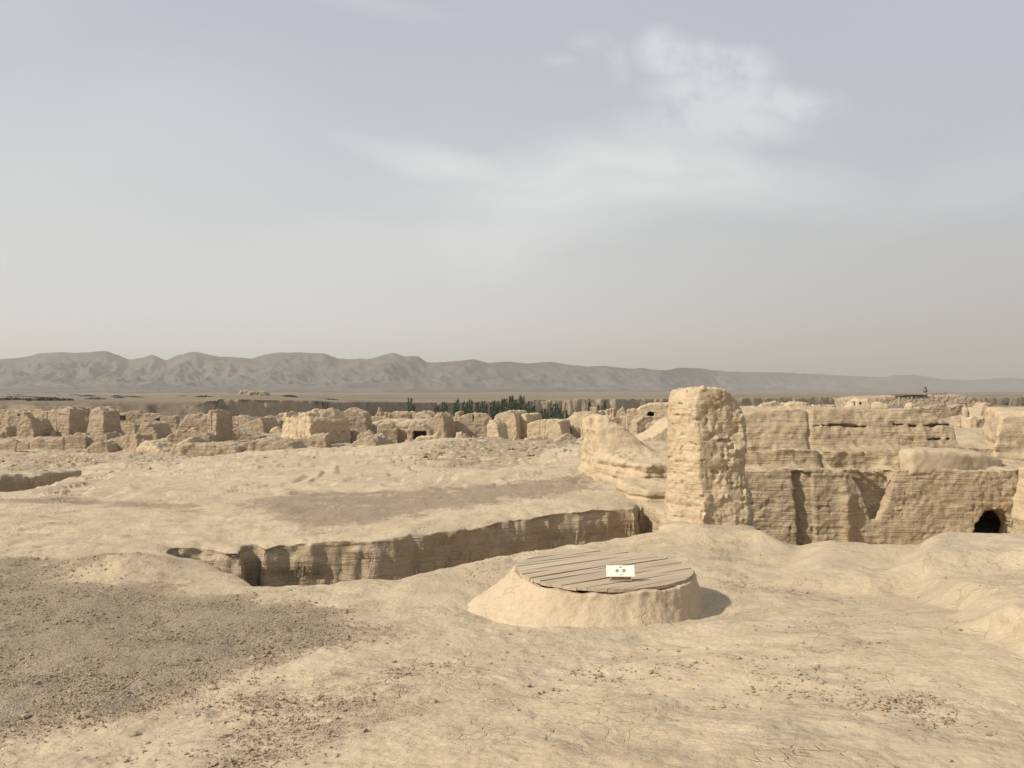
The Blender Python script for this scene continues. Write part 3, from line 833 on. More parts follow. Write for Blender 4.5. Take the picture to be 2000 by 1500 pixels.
def court_sdf(x, y, z):
    wv_ = .05 * np.sin(x * 1.7)
    low = bx(x, y, z, 4.0, 13.6, 18.0 + wv_ + (zl - z).clip(0) * -.05, 22.3, -2.2, zl + .03 * np.sin(x * 2.2))
    mid_ = bx(x, y, z, 4.0, 9.3, 18.62 + .4 * wv_, 20.9, -1, zm + .02 * np.sin(x * 3))
    t = (z - (CZ - 1.3)).clip(0, 1)
    up = np.maximum(sdpoly(x, z, TOP), np.maximum(19.28 + .38 * t - y, y - 22.4))
    f = smin(low, mid_, .10)
    f = smin(f, up, .12)
    # debris cone on the right part of the ledge
    cone = np.sqrt(((x - 9.0) / .8) ** 2 + ((y - 18.95) / .55) ** 2 + ((z - zl) / .45) ** 2) - 1
    f = smin(f, cone * .4, .10)
    # vertical seam through the upper storeys
    seam = np.maximum(np.abs(x - 7.18 - .05 * np.sin(z * 3)) - .035, 1.2 - z * .0 - 99)
    f = f + .07 * np.exp(-((x - 7.20 - .04 * np.sin(z * 4)) / .045) ** 2) * (z > zl - .05)
    # hollows in the lower face
    n1_ = bx(x, y - (.16 - .42 * (x - 6.26)).clip(.0, .17), z, 6.24 + .07 * (zl - z).clip(0, 2), 6.68 + .05 * (zl - z).clip(0, 2), 17.0, 18.02, -2.5, zl - .05)
    f = smax(f, -n1_, .05)
    n2_ = np.maximum(sdpoly(x, z, N2), y - (18.30 + .30 * (z - zl + .6)).clip(18.02, 18.32) - .14 * (x - 7.8).clip(0, 1))
    f = smax(f, -n2_, .05)
    buff = np.exp(-((x - 7.45) / .13) ** 2) * np.clip(zl - .15 - z, 0, .5) * .25
    f = f - buff * (y < 18.4)
    # cave mouth with a chamber behind
    ar = np.maximum(sdpoly(x, z, ARCH), np.maximum(17.0 - y, y - 18.9))
    f = smax(f, -ar, .04)
    ch = (np.sqrt(((x - 11.7) / 1.75) ** 2 + ((y - 19.75) / 1.45) ** 2 + ((z + .55) / .98) ** 2) - 1) * .7
    f = smax(f, -ch, .04)
    # long cracks under the top
    for (cx, cz, ln, th) in ((8.3, CZ - .79, .95, .016), (9.5, CZ - .76, .30, .022), (10.25, CZ - .78, .25, .018), (10.0, CZ - 1.12, .5, .022)):
        e = np.sqrt(((x - cx) / ln) ** 2 + ((z - cz - .02 * np.sin(x * 5)) / th) ** 2) - 1
        f = np.maximum(f, -np.maximum(e * th * 1.5, y - 19.42 - .38 * (z - CZ + 1.3).clip(0, 1)))
    return f
def court_disp(x, y, z):
    a = fbm(x, y, z, 1.5, 2, 600) * .05 + vn(x, y, z, 5.5, 610) * .028 + vn(x, y, z, 13, 620) * .016
    lowm = sstep(zl + .02, zl - .08, z)
    a = a * (1 - .45 * lowm) + (1 - lowm) * vn(x * .8, y, z * 7, 1, 630) * .02 + vn(x, y, z, 9, 631) * .02
    # courses of mud brick worn back along their joints
    row = .125
    zz = z + .035 * vn(x, 0, 0, 1.2, 640) + .02 * vn(x, 0, z, 4, 641)
    fr = np.abs(((zz / row) % 1) - .5)
    j = sstep(.30, .48, fr) * .015
    ri = np.floor(zz / row)
    fx = np.abs((((x + ri * .21 + .05 * vn(x, 0, z, 3, 642)) / .43) % 1) - .5)
    j = np.maximum(j, sstep(.43, .49, fx) * .024)
    msk = sstep(-.3, .4, vn(x, y, z, 1.6, 650) + .25 * vn(x, y, z, 6, 651))
    return a + lowm * (j * msk + vn(x * 1.5, y, z * 4, 2.2, 652) * .016 + vn(x, y, z, 20, 653) * .013 + vn(x, y, z, 8, 654) * .008)
court = carve('courtyard_wall', court_sdf, (4.0, 17.5, -1.75), (13.7, 22.4, 2.15), .028, M_brick, court_disp, .3, loc=(7.8, 18.2, -1.2))
tag(court, 'long stepped mud brick wall with niches and a dark cave mouth behind the sunken court', 'courtyard wall', None, 'thing')

def side_sdf(x, y, z):
    f = bx(x, y, z, 11.05 + .06 * np.sin(z * 5) + .05 * (y - 17).clip(-3, 2) * -1 + .10 * (z - .3), 16.0, 11.9, 18.9, -2.2, .78 + .08 * (y - 18) * 0)
    g = bx(x, y, z, 12.35 - .1 * (z - 1).clip(-1, 1), 16.5, 19.6, 24.0, -1, CZ - .60 + .02 * np.sin(x * 4))
    return smin(f, g, .1)
def side_disp(x, y, z):
    return fbm(x, y, z, 1.4, 3, 700) * .06 + vn(x * .8, y * .8, z * 7, 1, 710) * .06 + vn(x, y, z, 9, 720) * .02
side = carve('side_wall', lambda x, y, z: bx(x, y, z, 11.27 + .08 * (z - .3), 15.6, 11.9, 18.02, -2.2, .72), (10.8, 11.6, -1.75), (15.6, 18.3, 1.0), .042, M_wall2 if 'M_wall2' in globals() else M_pale, side_disp, .3, loc=(13, 15, -1.2))
tag(side, 'sunlit layered mud wall closing the court at its cave mouth end', 'ruined wall', None, 'thing')
blk = carve('mud_wall_block', lambda x, y, z: smax(sdpoly(x, y, [(12.15, 20.2), (17, 20.0), (17, 24.0), (14.0, 24.0)]) + .14 * (z - 1).clip(-1, 1), z - (CZ - .66 + .22 * sstep(12, 13.2, x)), .12),
            (11.9, 19.3, .2), (16.6, 24.2, 2.0), .045, M_pale, side_disp, .3, loc=(14, 21.5, .6))
tag(blk, 'massive bright mud block above the side wall at the far end of the court', 'ruined wall', None, 'thing')

LEDGE = outline([(1773, 925), (1774, 900), (1776, 886), (1785, 881), (1810, 879), (1850, 880), (1880, 885), (1910, 886), (1935, 888), (1990, 905), (1990, 925)], 18.15)
def ledge_sdf(x, y, z):
    s = sdpoly(x, z, LEDGE)
    return smax(s, np.maximum(17.98 + .18 * (z - .7) - y + .16 * (x - 9.2).clip(0, 3) ** 2, y - 19.6), .12) - .02
led = carve('plastered_ledge', ledge_sdf, (8.6, 17.7, .55), (11.6, 19.8, 1.3), .026, M_smooth, lambda x, y, z: fbm(x, y, z, 1.3, 3, 800) * .045 + vn(x, y, z, 9, 801) * .010, .25, loc=(9.7, 18.6, .68))
tag(led, 'smooth rounded mud plaster block on the ledge above the cave mouth', 'mud block', None, 'thing')

# ------------------------------------------------------------------ ruins of the city
GRP = 'mud ruins of the old city'
rs = [0]
def ruin(name, cat, label, y, yaw, th, top, base, holes=(), mat=None, bat=.12, rough=1.0, slots=(), jag=1.0):
    """a standing piece of wall: its outline stands on the vertical plane through distance y turned by yaw, and it is th metres thick"""
    rs[0] += 1; sd = rs[0] * 3
    uc = .5 * (top[0][0] + top[-1][0])
    cx, cy = P(uc, y); ca, sa = math.cos(math.radians(yaw)), math.sin(math.radians(yaw))
    def onwall(u, v):
        t = (u - 1000) / F
        # (cx + s ca) = t (cy + s sa)
        s = (t * cy - cx) / (ca - t * sa)
        yy = cy + s * sa
        return s, CZ - (v - VH) / F * yy
    pts = [onwall(u, v) for u, v in top]
    zb = min(onwall(top[0][0], base)[1], onwall(top[-1][0], base)[1])
    gz = ground_z(cx, cy)
    zb = min(zb, gz) - .35
    zb = max(zb, min(p[1] for p in pts) - 6)
    s0, s1 = pts[0][0], pts[-1][0]
    poly = [(s0 - .02, zb)] + pts + [(s1 + .02, zb)]
    zmax = max(p[1] for p in pts); smn = min(p[0] for p in poly); smx = max(p[0] for p in poly)
    h = max(.045, y / F * 1.05)
    hl = []
    for (hu0, hv0, hu1, hv1) in holes:
        a = onwall(hu0, hv0); b = onwall(hu1, hv1)
        hl.append((.5 * (a[0] + b[0]), .5 * (a[1] + b[1]), .5 * abs(b[0] - a[0]), .5 * abs(a[1] - b[1])))
    sl = [onwall(su, sv)[0] for su, sv in slots]
    amp = h * 1.0 * rough
    zmid = zb + .35
    def sdf(x, yv, z):
        wz = np.clip((z - zmid) / max(.5, zmax - zmid), 0, 1)
        jg = (vn(x + sd, 0, 0, 1.1, 900) * .10 + vn(x + sd, 0, 0, 3.1, 901) * .09 + vn(x + sd, yv * .6, 0, 7, 902) * .05) * 1.5 * jag * wz
        s = sdpoly(x, z + jg, poly)
        b_ = bat * (zmax - z).clip(0) * .5
        n = np.maximum(-yv - b_, yv - th - b_)
        f = smax(s, n, .08)
        for (hs, hz, hw, hh) in hl:
            e = smax(np.abs(x - hs) - hw, np.abs(z - hz) - hh, .1)
            f = np.maximum(f, -np.maximum(e, yv - th * .8))
        for q in sl:
            f = f + 1.6 * h * np.exp(-((x - q) / (h * .9)) ** 2)
        return f
    def disp(x, yv, z):
        X_ = x + rs[0] * 13.7
        return (vn(X_, yv, z, .45, sd) * 1.2 + vn(X_, yv, z, 1.3, sd) * 1.0 + vn(X_, yv, z, 3.6, sd) * .9 + vn(X_, yv, z, 8, sd) * .5) * amp + vn(X_ * .5, yv * .5, z * 4, 1, sd) * amp * .35 + np.clip(zmax - .5 - z, -.5, 0) * (-.20) * (vn(X_, yv, 0, 1.7, sd + 1) + .2) * rough
    n_ = (smx - smn + 1.6) * (th + 2) * (zmax - zb + 1) / h ** 3
    if n_ > 2.5e6: h *= (n_ / 2.5e6) ** (1 / 3)
    ext = bat * (zmax - zb) * .5 + .4
    o = carve(name, sdf, (smn - .5, -ext, zb - .1), (smx + .5, th + ext, zmax + .5), h, mat or M_ruin, disp, max(.6, h * 3))
    me = o.data
    co = np.empty(len(me.vertices) * 3, np.float32); me.vertices.foreach_get('co', co)
    o.location = (cx, cy, 0); o.rotation_euler = (0, 0, math.radians(yaw))
    co = co.reshape(-1, 3); co[:, 2] -= zmid; me.vertices.foreach_set('co', co.ravel()); me.update()
    o.location.z = zmid
    tag(o, label, cat, GRP, 'thing')
    return o
RW, RH, RB = 'ruined wall', 'ruined house', 'boulder'
def wl(l, y, yaw, th, *a, **k): return ruin('ruined_wall', 'ruined wall', l, y, yaw, th * .62, *a, **k)
def pr(l, y, yaw, th, *a, **k): return ruin('ruined_pier', 'ruined pier', l, y, yaw, th * .75, *a, **k)
def bo(*a, **k): return ruin('earth_boulder', 'boulder', *a, **k)
def mo(*a, **k):
    k.setdefault('jag', .5)
    return ruin('earth_mound', 'mound', *a, **k)
def ho(*a, **k): return ruin('ruined_house', 'ruined house', *a, **k)

# --- left quarter
wl('long low terrace wall with vertical rain grooves at the left edge of the city', 60, 3, 2.6, [(-150,868),(-60,866),(0,865),(10,861),(30,863),(55,863),(65,858),(90,857),(120,855),(150,856),(168,858)], 886, slots=[(33,870),(58,870),(126,870)])
wl('dark wall with one small round hole at the far left of the ruins', 68, -4, 1.6, [(-120,806),(-60,800),(0,804),(20,806),(38,803),(48,806),(50,815),(54,824)], 853, holes=[(34.5,808.5,38.5,812.5)])
bo('small square block leaning on the dark wall with a round hole', 66, 0, 1.2, [(-6,834),(0,832),(12,832),(14,835)], 843)
bo('knobbly eroded stump between the far left walls', 64.5, -12, 2.0, [(35,850),(40,838),(45,829),(50,822),(54,817),(60,824),(64,832),(67,848)], 856, rough=1.6)
wl('thin upright wall panel with curled pale left edge', 76, -8, 1.2, [(48,804),(51,801),(60,799),(75,800),(92,803)], 839)
pr('narrow pier with a lit left edge next to the thin wall panel', 72, -20, 2.0, [(92,806),(95,801),(103,800),(112,801)], 840)
pr('tall square pier flaring at its foot, left of the deep shaded bay', 66, -10, 2.4, [(110,812),(112,798),(128,796),(137,798)], 852, mat=M_ruin)
wl('dark recessed wall closing the deep bay between two tall piers', 70.5, 22, 1.4, [(133,804),(142,794),(160,793),(173,795)], 849)
pr('broad tall pier with a bright left edge, right of the deep shaded bay', 65, -10, 2.6, [(172,812),(173,799),(187,797),(204,800)], 858)
wl('shaded wall with one peg hole joined to the broad tall pier', 68.5, 16, 1.4, [(202,799),(215,800),(230,802)], 852, holes=[(209.5,809,212.5,813)])
wl('long wall with a square window gap behind the left ruins', 84, 4, 1.4, [(226,807),(245,805),(250,800),(273,799),(276,806),(300,808),(318,811),(345,815)], 842, holes=[(229,812,245,821),(304,817,313,823)])
wl('low rounded wall below the square window gap', 72, -8, 1.8, [(224,836),(230,828),(245,826),(264,828)], 851)
bo('stepped conical stump in front of the wall with two peg holes', 65, -10, 2.2, [(268,852),(273,838),(276,828),(280,823),(284,826),(295,827),(300,836),(306,848)], 856, rough=1.4)
wl('straight wall with two peg holes and flat top', 75, 2, 1.4, [(290,827),(310,826),(330,825),(346,827)], 851, holes=[(302,831,305,835),(324,831,327,835)])
wl('wall stepping up to the right with two round holes', 70, 2, 1.6, [(344,840),(355,831),(360,818),(368,808),(385,806),(409,807)], 848, holes=[(365,829.5,369,833.5),(385,829.5,389,833.5)])
pr('square corner pier with a notched top beside the stepped wall', 67, -14, 3.0, [(406,806),(408,802),(412,806),(416,802),(420,807),(424,806)], 860, slots=[(415,820)])
wl('low rounded terrace wall below the stepped wall with two holes', 61.5, 4, 2.0, [(322,853),(332,845),(345,842),(375,841),(405,846),(411,851)], 858)
wl('low wall block right of the long terrace wall', 60.5, -6, 2.4, [(166,860),(185,857),(206,849),(210,854)], 869)
bo('low rounded lump in front of the terrace end', 57, 0, 2.0, [(172,878),(180,870),(195,867),(207,868),(213,878)], 880)
wl('sloping earth slab behind the pale boulder', 58.5, -12, 3.0, [(210,860),(225,853),(250,848),(266,851)], 872)
bo('pale bright broken boulder on the open ground', 54.5, -28, 1.8, [(268,878),(272,866),(280,860),(288,861),(298,867),(306,876),(312,880)], 881, mat=M_pale, rough=1.3)
bo('thin leaning shard next to the pale broken boulder', 55.5, -20, 1.0, [(253,879),(257,868),(262,859),(268,866),(271,879)], 880)
bo('dark crumbled boulder heap left of the flat rock banks', 51.5, -10, 2.2, [(327,888),(334,874),(344,867),(355,862),(368,860),(376,870),(378,880)], 890, rough=1.5)
mo('flat topped layered earth bank, the left one of two in line', 48, 2, 3.2, [(350,886),(358,873),(375,869),(400,867),(430,868),(455,872),(464,882)], 889, rough=1.2)
mo('flat topped layered earth bank with a ragged lip, the right one of two in line', 49.5, 2, 3.4, [(450,884),(470,867),(490,859),(520,860),(545,862),(563,867),(580,884)], 887, rough=1.2)
mo('long smooth earth ramp falling right from the corner pier', 71, 6, 3.0, [(424,829),(445,833),(480,845),(508,853)], 860)
mo('low hump in front of the tall bluff', 110, 0, 4.0, [(438,822),(446,815),(457,812),(472,813),(488,822)], 828)
mo('rounded mound with a steep right end before the bright broken house', 90, -6, 4.0, [(468,832),(490,821),(508,816),(514,826),(516,840)], 843)
wl('small crumbled wall near the foot of the bluff', 96, -10, 2.0, [(509,827),(515,813),(525,811),(535,818),(546,821)], 829)
wl('low pale wall joining the bright broken house from the left', 100, -10, 2.0, [(533,816),(545,808),(558,807)], 828)
# --- the bright broken house
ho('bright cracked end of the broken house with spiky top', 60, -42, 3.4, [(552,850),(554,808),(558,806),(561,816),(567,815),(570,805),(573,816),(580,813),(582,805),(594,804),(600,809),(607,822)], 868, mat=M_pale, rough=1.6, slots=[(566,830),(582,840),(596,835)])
ho('large collapsed earthen roof mass rising to a peak at its right end', 66, 6, 7.0, [(600,816),(625,813),(650,812),(665,806),(680,801),(695,803),(709,806),(713,812),(718,838)], 846)
wl('house front with three upright joints below the collapsed roof mass', 62, 3, 2.4, [(604,836),(620,834),(637,838),(645,837),(660,838),(685,841),(706,843)], 868, slots=[(638.5,850),(660,850),(686,850)])
wl('thick low block standing forward of the jointed house front', 57.2, 0, 2.6, [(581,855),(600,853),(625,849),(637,847)], 874)
bo('big rounded boulder at the right corner of the jointed house front', 55, -18, 2.4, [(682,874),(688,862),(695,856),(702,852),(718,850),(727,855),(734,863),(737,876)], 877, rough=1.2)
wl('small rounded wall top just behind the big rounded boulder', 58.5, -5, 1.6, [(698,850),(704,842),(722,842),(730,851)], 858)
wl('deeply shaded wall between the collapsed roof and the round shouldered wall', 68, 18, 1.6, [(717,827),(728,828),(742,831)], 864)
wl('round shouldered wall beside the shaded recess', 65, 6, 2.0, [(737,838),(745,828),(760,827),(768,831),(776,839)], 868)
wl('plain low wall right of the round shouldered wall', 66, 4, 1.8, [(772,840),(785,838),(802,839)], 868)
ho('front of a cellar with a wide black opening', 64, 2, 3.2, [(796,840),(803,830),(818,829),(828,831),(841,841)], 869, holes=[(806,841,834,870)])
wl('long low rounded wall in front of the black cellar opening', 60, -4, 1.3, [(805,867),(810,857),(818,852),(838,850),(855,848),(858,842),(864,843),(870,852)], 868, mat=M_pale)
bo('little block left of the long low wall by the cellar', 60.5, -12, 1.0, [(788,868),(792,860),(800,858),(805,862)], 868)
pr('jagged tower with a stepped left shoulder behind the cellar', 70, -22, 2.4, [(824,842),(833,828),(836,815),(845,819),(848,808),(855,803),(861,806),(866,813),(869,830)], 862)
mo('broad flat terrace of pale earth behind the round shouldered wall', 74, 0, 9.0, [(716,827),(740,823),(775,822),(820,825),(836,831)], 850, mat=M_pale)
pr('small pointed cone on the skyline before the dark cliff', 90, 0, 1.6, [(731,815),(737,807),(741,799),(744,802),(748,815)], 820)
wl('low dark wall below the small pointed cone', 86, 4, 1.6, [(716,816),(725,812),(745,813),(757,812)], 824)
ho('trapezoid house block with sloping left side', 82, 2, 4.0, [(755,824),(764,806),(768,804),(790,804),(797,808),(801,823)], 828)
wl('pale wall tops right behind the trapezoid house block', 93, -6, 2.0, [(796,805),(803,802),(812,806),(816,813)], 824)
ho('square block with a sunlit left edge near the jagged tower', 84, -16, 3.0, [(813,806),(817,803),(824,803),(832,805),(840,812)], 830)
wl('low wall between the small cone and the trapezoid block', 95, 0, 1.5, [(745,808),(752,806),(762,807)], 822)
# --- middle
pr('thin leaning fin of wall on the skyline, left of the big notched wall', 78, -25, 1.2, [(866,829),(870,812),(874,807),(878,812),(881,824)], 832, rough=1.3)
pr('broken stack with a square knob on top beside the thin leaning fin', 77, -20, 1.6, [(878,823),(884,813),(888,812),(889,804),(897,803),(898,814)], 830)
wl('big humped wall with a notch in its crest and a slit window', 72, 3, 1.7, [(878,824),(894,822),(900,812),(912,807),(920,805),(932,806),(945,809),(955,814),(963,821)], 855, holes=[(898,835,907,838),(923.8,800,926.4,826)])
pr('buttress slanting down to the right with a bright face', 68, -30, 2.0, [(951,830),(954,819),(958,817),(965,822),(972,829),(976,850)], 859, mat=M_pale)
bo('crumbly boulder below the big humped wall', 61, 0, 1.6, [(890,858),(893,848),(900,845),(908,848),(913,857)], 859, rough=1.6)
mo('small rubble crest on the open mound', 54, 0, 1.6, [(905,868),(925,858),(945,860),(968,860),(985,866)], 870, rough=1.5)
ho('overhanging rock like house mass with deep shadow at its foot', 76, -18, 4.0, [(962,822),(968,812),(975,807),(998,806),(1005,810),(1008,822),(1011,846)], 850, mat=M_pale)
ho('bright square faced block beside the overhanging mass', 77, -30, 3.0, [(1007,813),(1014,808),(1027,809),(1030,826),(1033,852)], 857, mat=M_pale)
mo('smooth pale mound sloping right behind the bright square block', 90, 0, 4.0, [(1026,814),(1038,813),(1046,817),(1053,821)], 828)
ho('cracked rounded rock mass with shaded right corner', 74, -20, 3.6, [(1030,828),(1040,822),(1050,820),(1065,822),(1078,820),(1090,822),(1094,831),(1099,846)], 857, mat=M_pale, slots=[(1056,840),(1066,842)])
wl('long low dark wall in front of the cracked rock mass', 66, 2, 1.4, [(1032,860),(1036,854),(1060,853),(1080,858)], 865)
mo('low dark heap between the long low wall and the thin pillars', 67, 0, 2.0, [(1083,862),(1095,856),(1107,848),(1118,852),(1132,861)], 865)
wl('narrow slanted wall between the rock mass and the pale roof slope', 79, -10, 1.5, [(1092,830),(1097,831),(1104,838)], 857)
ho('large pale sloping roof mass rising toward the right', 84, -30, 6.0, [(1088,826),(1105,818),(1113,814),(1120,806),(1135,806),(1152,807),(1160,818)], 858, mat=M_pale)
pr('dark upright slab standing in the cutting before the pale roof mass', 76, 10, 1.4, [(1117,836),(1124,834),(1134,835)], 860)
pr('stout round shaft beside the bright wall stub', 73, -8, 2.2, [(1135,824),(1140,818),(1150,818),(1154,824)], 860)
bo('dark lump at the foot of the stout round shaft', 66, 0, 1.6, [(1126,863),(1132,856),(1142,854),(1153,862)], 865)
pr('slender pillar with a broad head on the skyline above the wall stub', 80, -15, 1.1, [(1154,806),(1154,796),(1159,794),(1165,796),(1166,803),(1162,809),(1167,818)], 824)
pr('short rounded post right of the slender pillar', 86, -15, 1.2, [(1167,815),(1170,804),(1176,802),(1179,814)], 824)
pr('grooved block widening upward above the wall stub', 84, -15, 1.8, [(1184,815),(1181,805),(1187,799),(1200,798),(1201,807),(1197,818)], 824, mat=M_pale, slots=[(1190,808),(1195,810)])
wl('wall fragment shaped like a horn left of the cave rock', 90, -10, 1.4, [(1200,814),(1208,803),(1214,800),(1216,796),(1220,799),(1222,812)], 824)
wl('shaded low wall behind the wall stub', 76, 8, 1.4, [(1196,818),(1206,815),(1219,814)], 845)
pr('grey round pier between the wall stub and the cave rock', 72, -10, 1.6, [(1216,815),(1221,811),(1230,813)], 848)
ho('large pale rock house with a black cave hole', 70, -8, 6.0, [(1224,812),(1226,801),(1231,798),(1238,796),(1245,799),(1255,792),(1270,789),(1290,788),(1330,786)], 852, holes=[(1263,804,1279,815)], mat=M_pale)
wl('shaded curved wall under the black cave hole', 66, 14, 2.0, [(1243,822),(1250,817),(1264,815),(1276,818)], 850)
ho('square block with a bright left face under the cave rock', 61, -22, 3.4, [(1263,828),(1266,822),(1285,821),(1320,821)], 851)
mo('smooth spoil slope rising behind the tall pillar', 50, 0, 4.0, [(1248,862),(1275,851),(1290,842),(1302,832),(1320,822),(1345,818)], 863, mat=M_pale)
# --- skyline beyond the court wall
wl('low ragged wall emerging right of the tall pillar', 80, -10, 2.0, [(1436,797),(1448,795),(1458,795),(1466,797),(1476,802)], 806)
wl('knobbly bright wall tops near the tall pillar', 78, -25, 2.0, [(1462,802),(1467,791),(1472,795),(1480,792),(1485,788),(1493,794)], 806, mat=M_pale, rough=1.3)
ho('small roofless room with a pale rim', 85, -12, 3.0, [(1491,793),(1495,786),(1507,785),(1515,787),(1526,789)], 804)
wl('long faint low wall left of the pale hump', 92, 3, 1.6, [(1516,794),(1530,790),(1545,788)], 802)
mo('pale round hump on the skyline above the court wall seam', 75, -12, 4.0, [(1533,797),(1543,787),(1550,784),(1560,784),(1568,790),(1575,800)], 803, mat=M_pale)
mo('grey dome behind the pale round hump', 92, 0, 4.0, [(1560,792),(1572,785),(1581,786),(1589,797)], 800)
pr('small tapering stub alone above the court wall', 70, -15, 1.2, [(1584,799),(1588,790),(1594,790),(1597,799)], 801, mat=M_pale)
wl('straight low wall between two small stubs on the skyline', 86, 3, 1.6, [(1594,792),(1615,791),(1630,793),(1640,799)], 802)
pr('small round headed stub left of the house with windows', 80, -15, 1.5, [(1641,797),(1645,789),(1652,789),(1655,797)], 801)
ho('house wall with two small window holes on the skyline', 72, -12, 2.2, [(1650,801),(1662,791),(1668,783),(1680,780),(1695,781),(1699,788),(1701,800)], 803, holes=[(1668,784,1672.5,792),(1679,786,1683,791)], mat=M_pale)
ho('plain pale block right of the house with windows', 75, -15, 2.5, [(1709,797),(1711,786),(1722,785),(1733,787),(1737,798)], 801, mat=M_pale)
pr('pointed bright stub in line with the far platform', 80, -25, 1.6, [(1766,801),(1770,790),(1777,786),(1781,786),(1785,800)], 803, mat=M_pale)
wl('dark crumbled wall beside the pointed bright stub', 84, 10, 1.6, [(1783,790),(1788,788),(1794,792),(1799,800)], 803)
wl('long plain shaded wall below the far platform', 70, 4, 1.6, [(1794,794),(1820,791),(1838,790),(1853,790)], 820)
wl('shaded wall with a dark hole right of the long plain wall', 72, 6, 1.6, [(1855,796),(1870,792),(1884,794)], 818, holes=[(1860,797,1864.5,801)])
pr('bright upright pier dividing the two small rooms at right', 69, -25, 1.4, [(1881,796),(1885,792),(1891,796)], 820, mat=M_pale)
pr('bright forked pier near the curved wall', 70, -20, 1.6, [(1893,806),(1894,796),(1898,793),(1905,794),(1907,806)], 818, mat=M_pale, rough=1.3)
wl('curved wall with rising rim above the massive bright block', 62, 6, 1.8, [(1913,812),(1918,797),(1923,791),(1932,789),(1945,790),(1955,794),(1965,793),(1972,808)], 814)
wl('dark low cell wall left of the rubble slope', 46, 4, 1.4, [(1873,818),(1884,816),(1894,817)], 830)
pr('pale rounded pier between two dark low cell walls', 45, -10, 1.4, [(1892,818),(1899,815),(1906,818)], 834, mat=M_pale)
wl('dark low cell wall behind the massive bright block', 46, 4, 1.4, [(1904,818),(1925,816),(1950,817)], 834)
mo('rubble strewn slope in the gap between court wall and bright block', 31, 0, 8.0, [(1840,862),(1870,846),(1900,840),(1940,846),(1990,850)], 880, rough=.7)

def fragments():
    r = random.Random(77)
    spans = [((-40, 430, 852, 872), 9), ((430, 560, 822, 850), 5), ((560, 1130, 806, 828), 12), ((640, 1100, 850, 868), 6), ((1440, 1850, 790, 800), 8)]
    for (u0, u1, v0, v1), n in spans:
        for k in range(n):
            u = u0 + (u1 - u0) * (k + r.random()) / n; v = r.uniform(v0, v1)
            y = {852: r.uniform(62, 66), 822: r.uniform(80, 105), 806: r.uniform(86, 125), 850: r.uniform(58, 66), 790: r.uniform(84, 110)}[v0]
            gz = ground_z(*P(u, y)); vb = VH + (CZ - gz) / y * F
            hh = r.uniform(7, 15) * (1 if v0 != 790 else .6); wd = r.uniform(6, 15)
            top = [(u - wd, vb - hh * .2), (u - wd * .7, vb - hh * r.uniform(.6, 1)), (u - wd * .2, vb - hh * r.uniform(.7, 1.15)), (u + wd * .3, vb - hh * r.uniform(.5, 1)), (u + wd * .8, vb - hh * r.uniform(.3, .8)), (u + wd, vb - 1)]
            o = ruin('wall_fragment', 'wall fragment', 'small crumbled wall fragment among the larger ruins', y, r.uniform(-35, 20), r.uniform(.6, 1.6), top, vb, rough=1.2, mat=r.choice([M_ruin, M_ruin, M_pale]))
            o['group'] = 'crumbled wall fragments'
            o['label'] = {852: 'small crumbled wall fragment between the terrace wall and the two tall piers', 822: 'small crumbled wall fragment near the foot of the tall bluff',
                          806: 'small crumbled wall fragment on the skyline before the dark canyon cliff', 850: 'small crumbled wall fragment before the jointed house front and humped wall',
                          790: 'small crumbled wall fragment on the skyline behind the court wall'}[v0]
fragments()

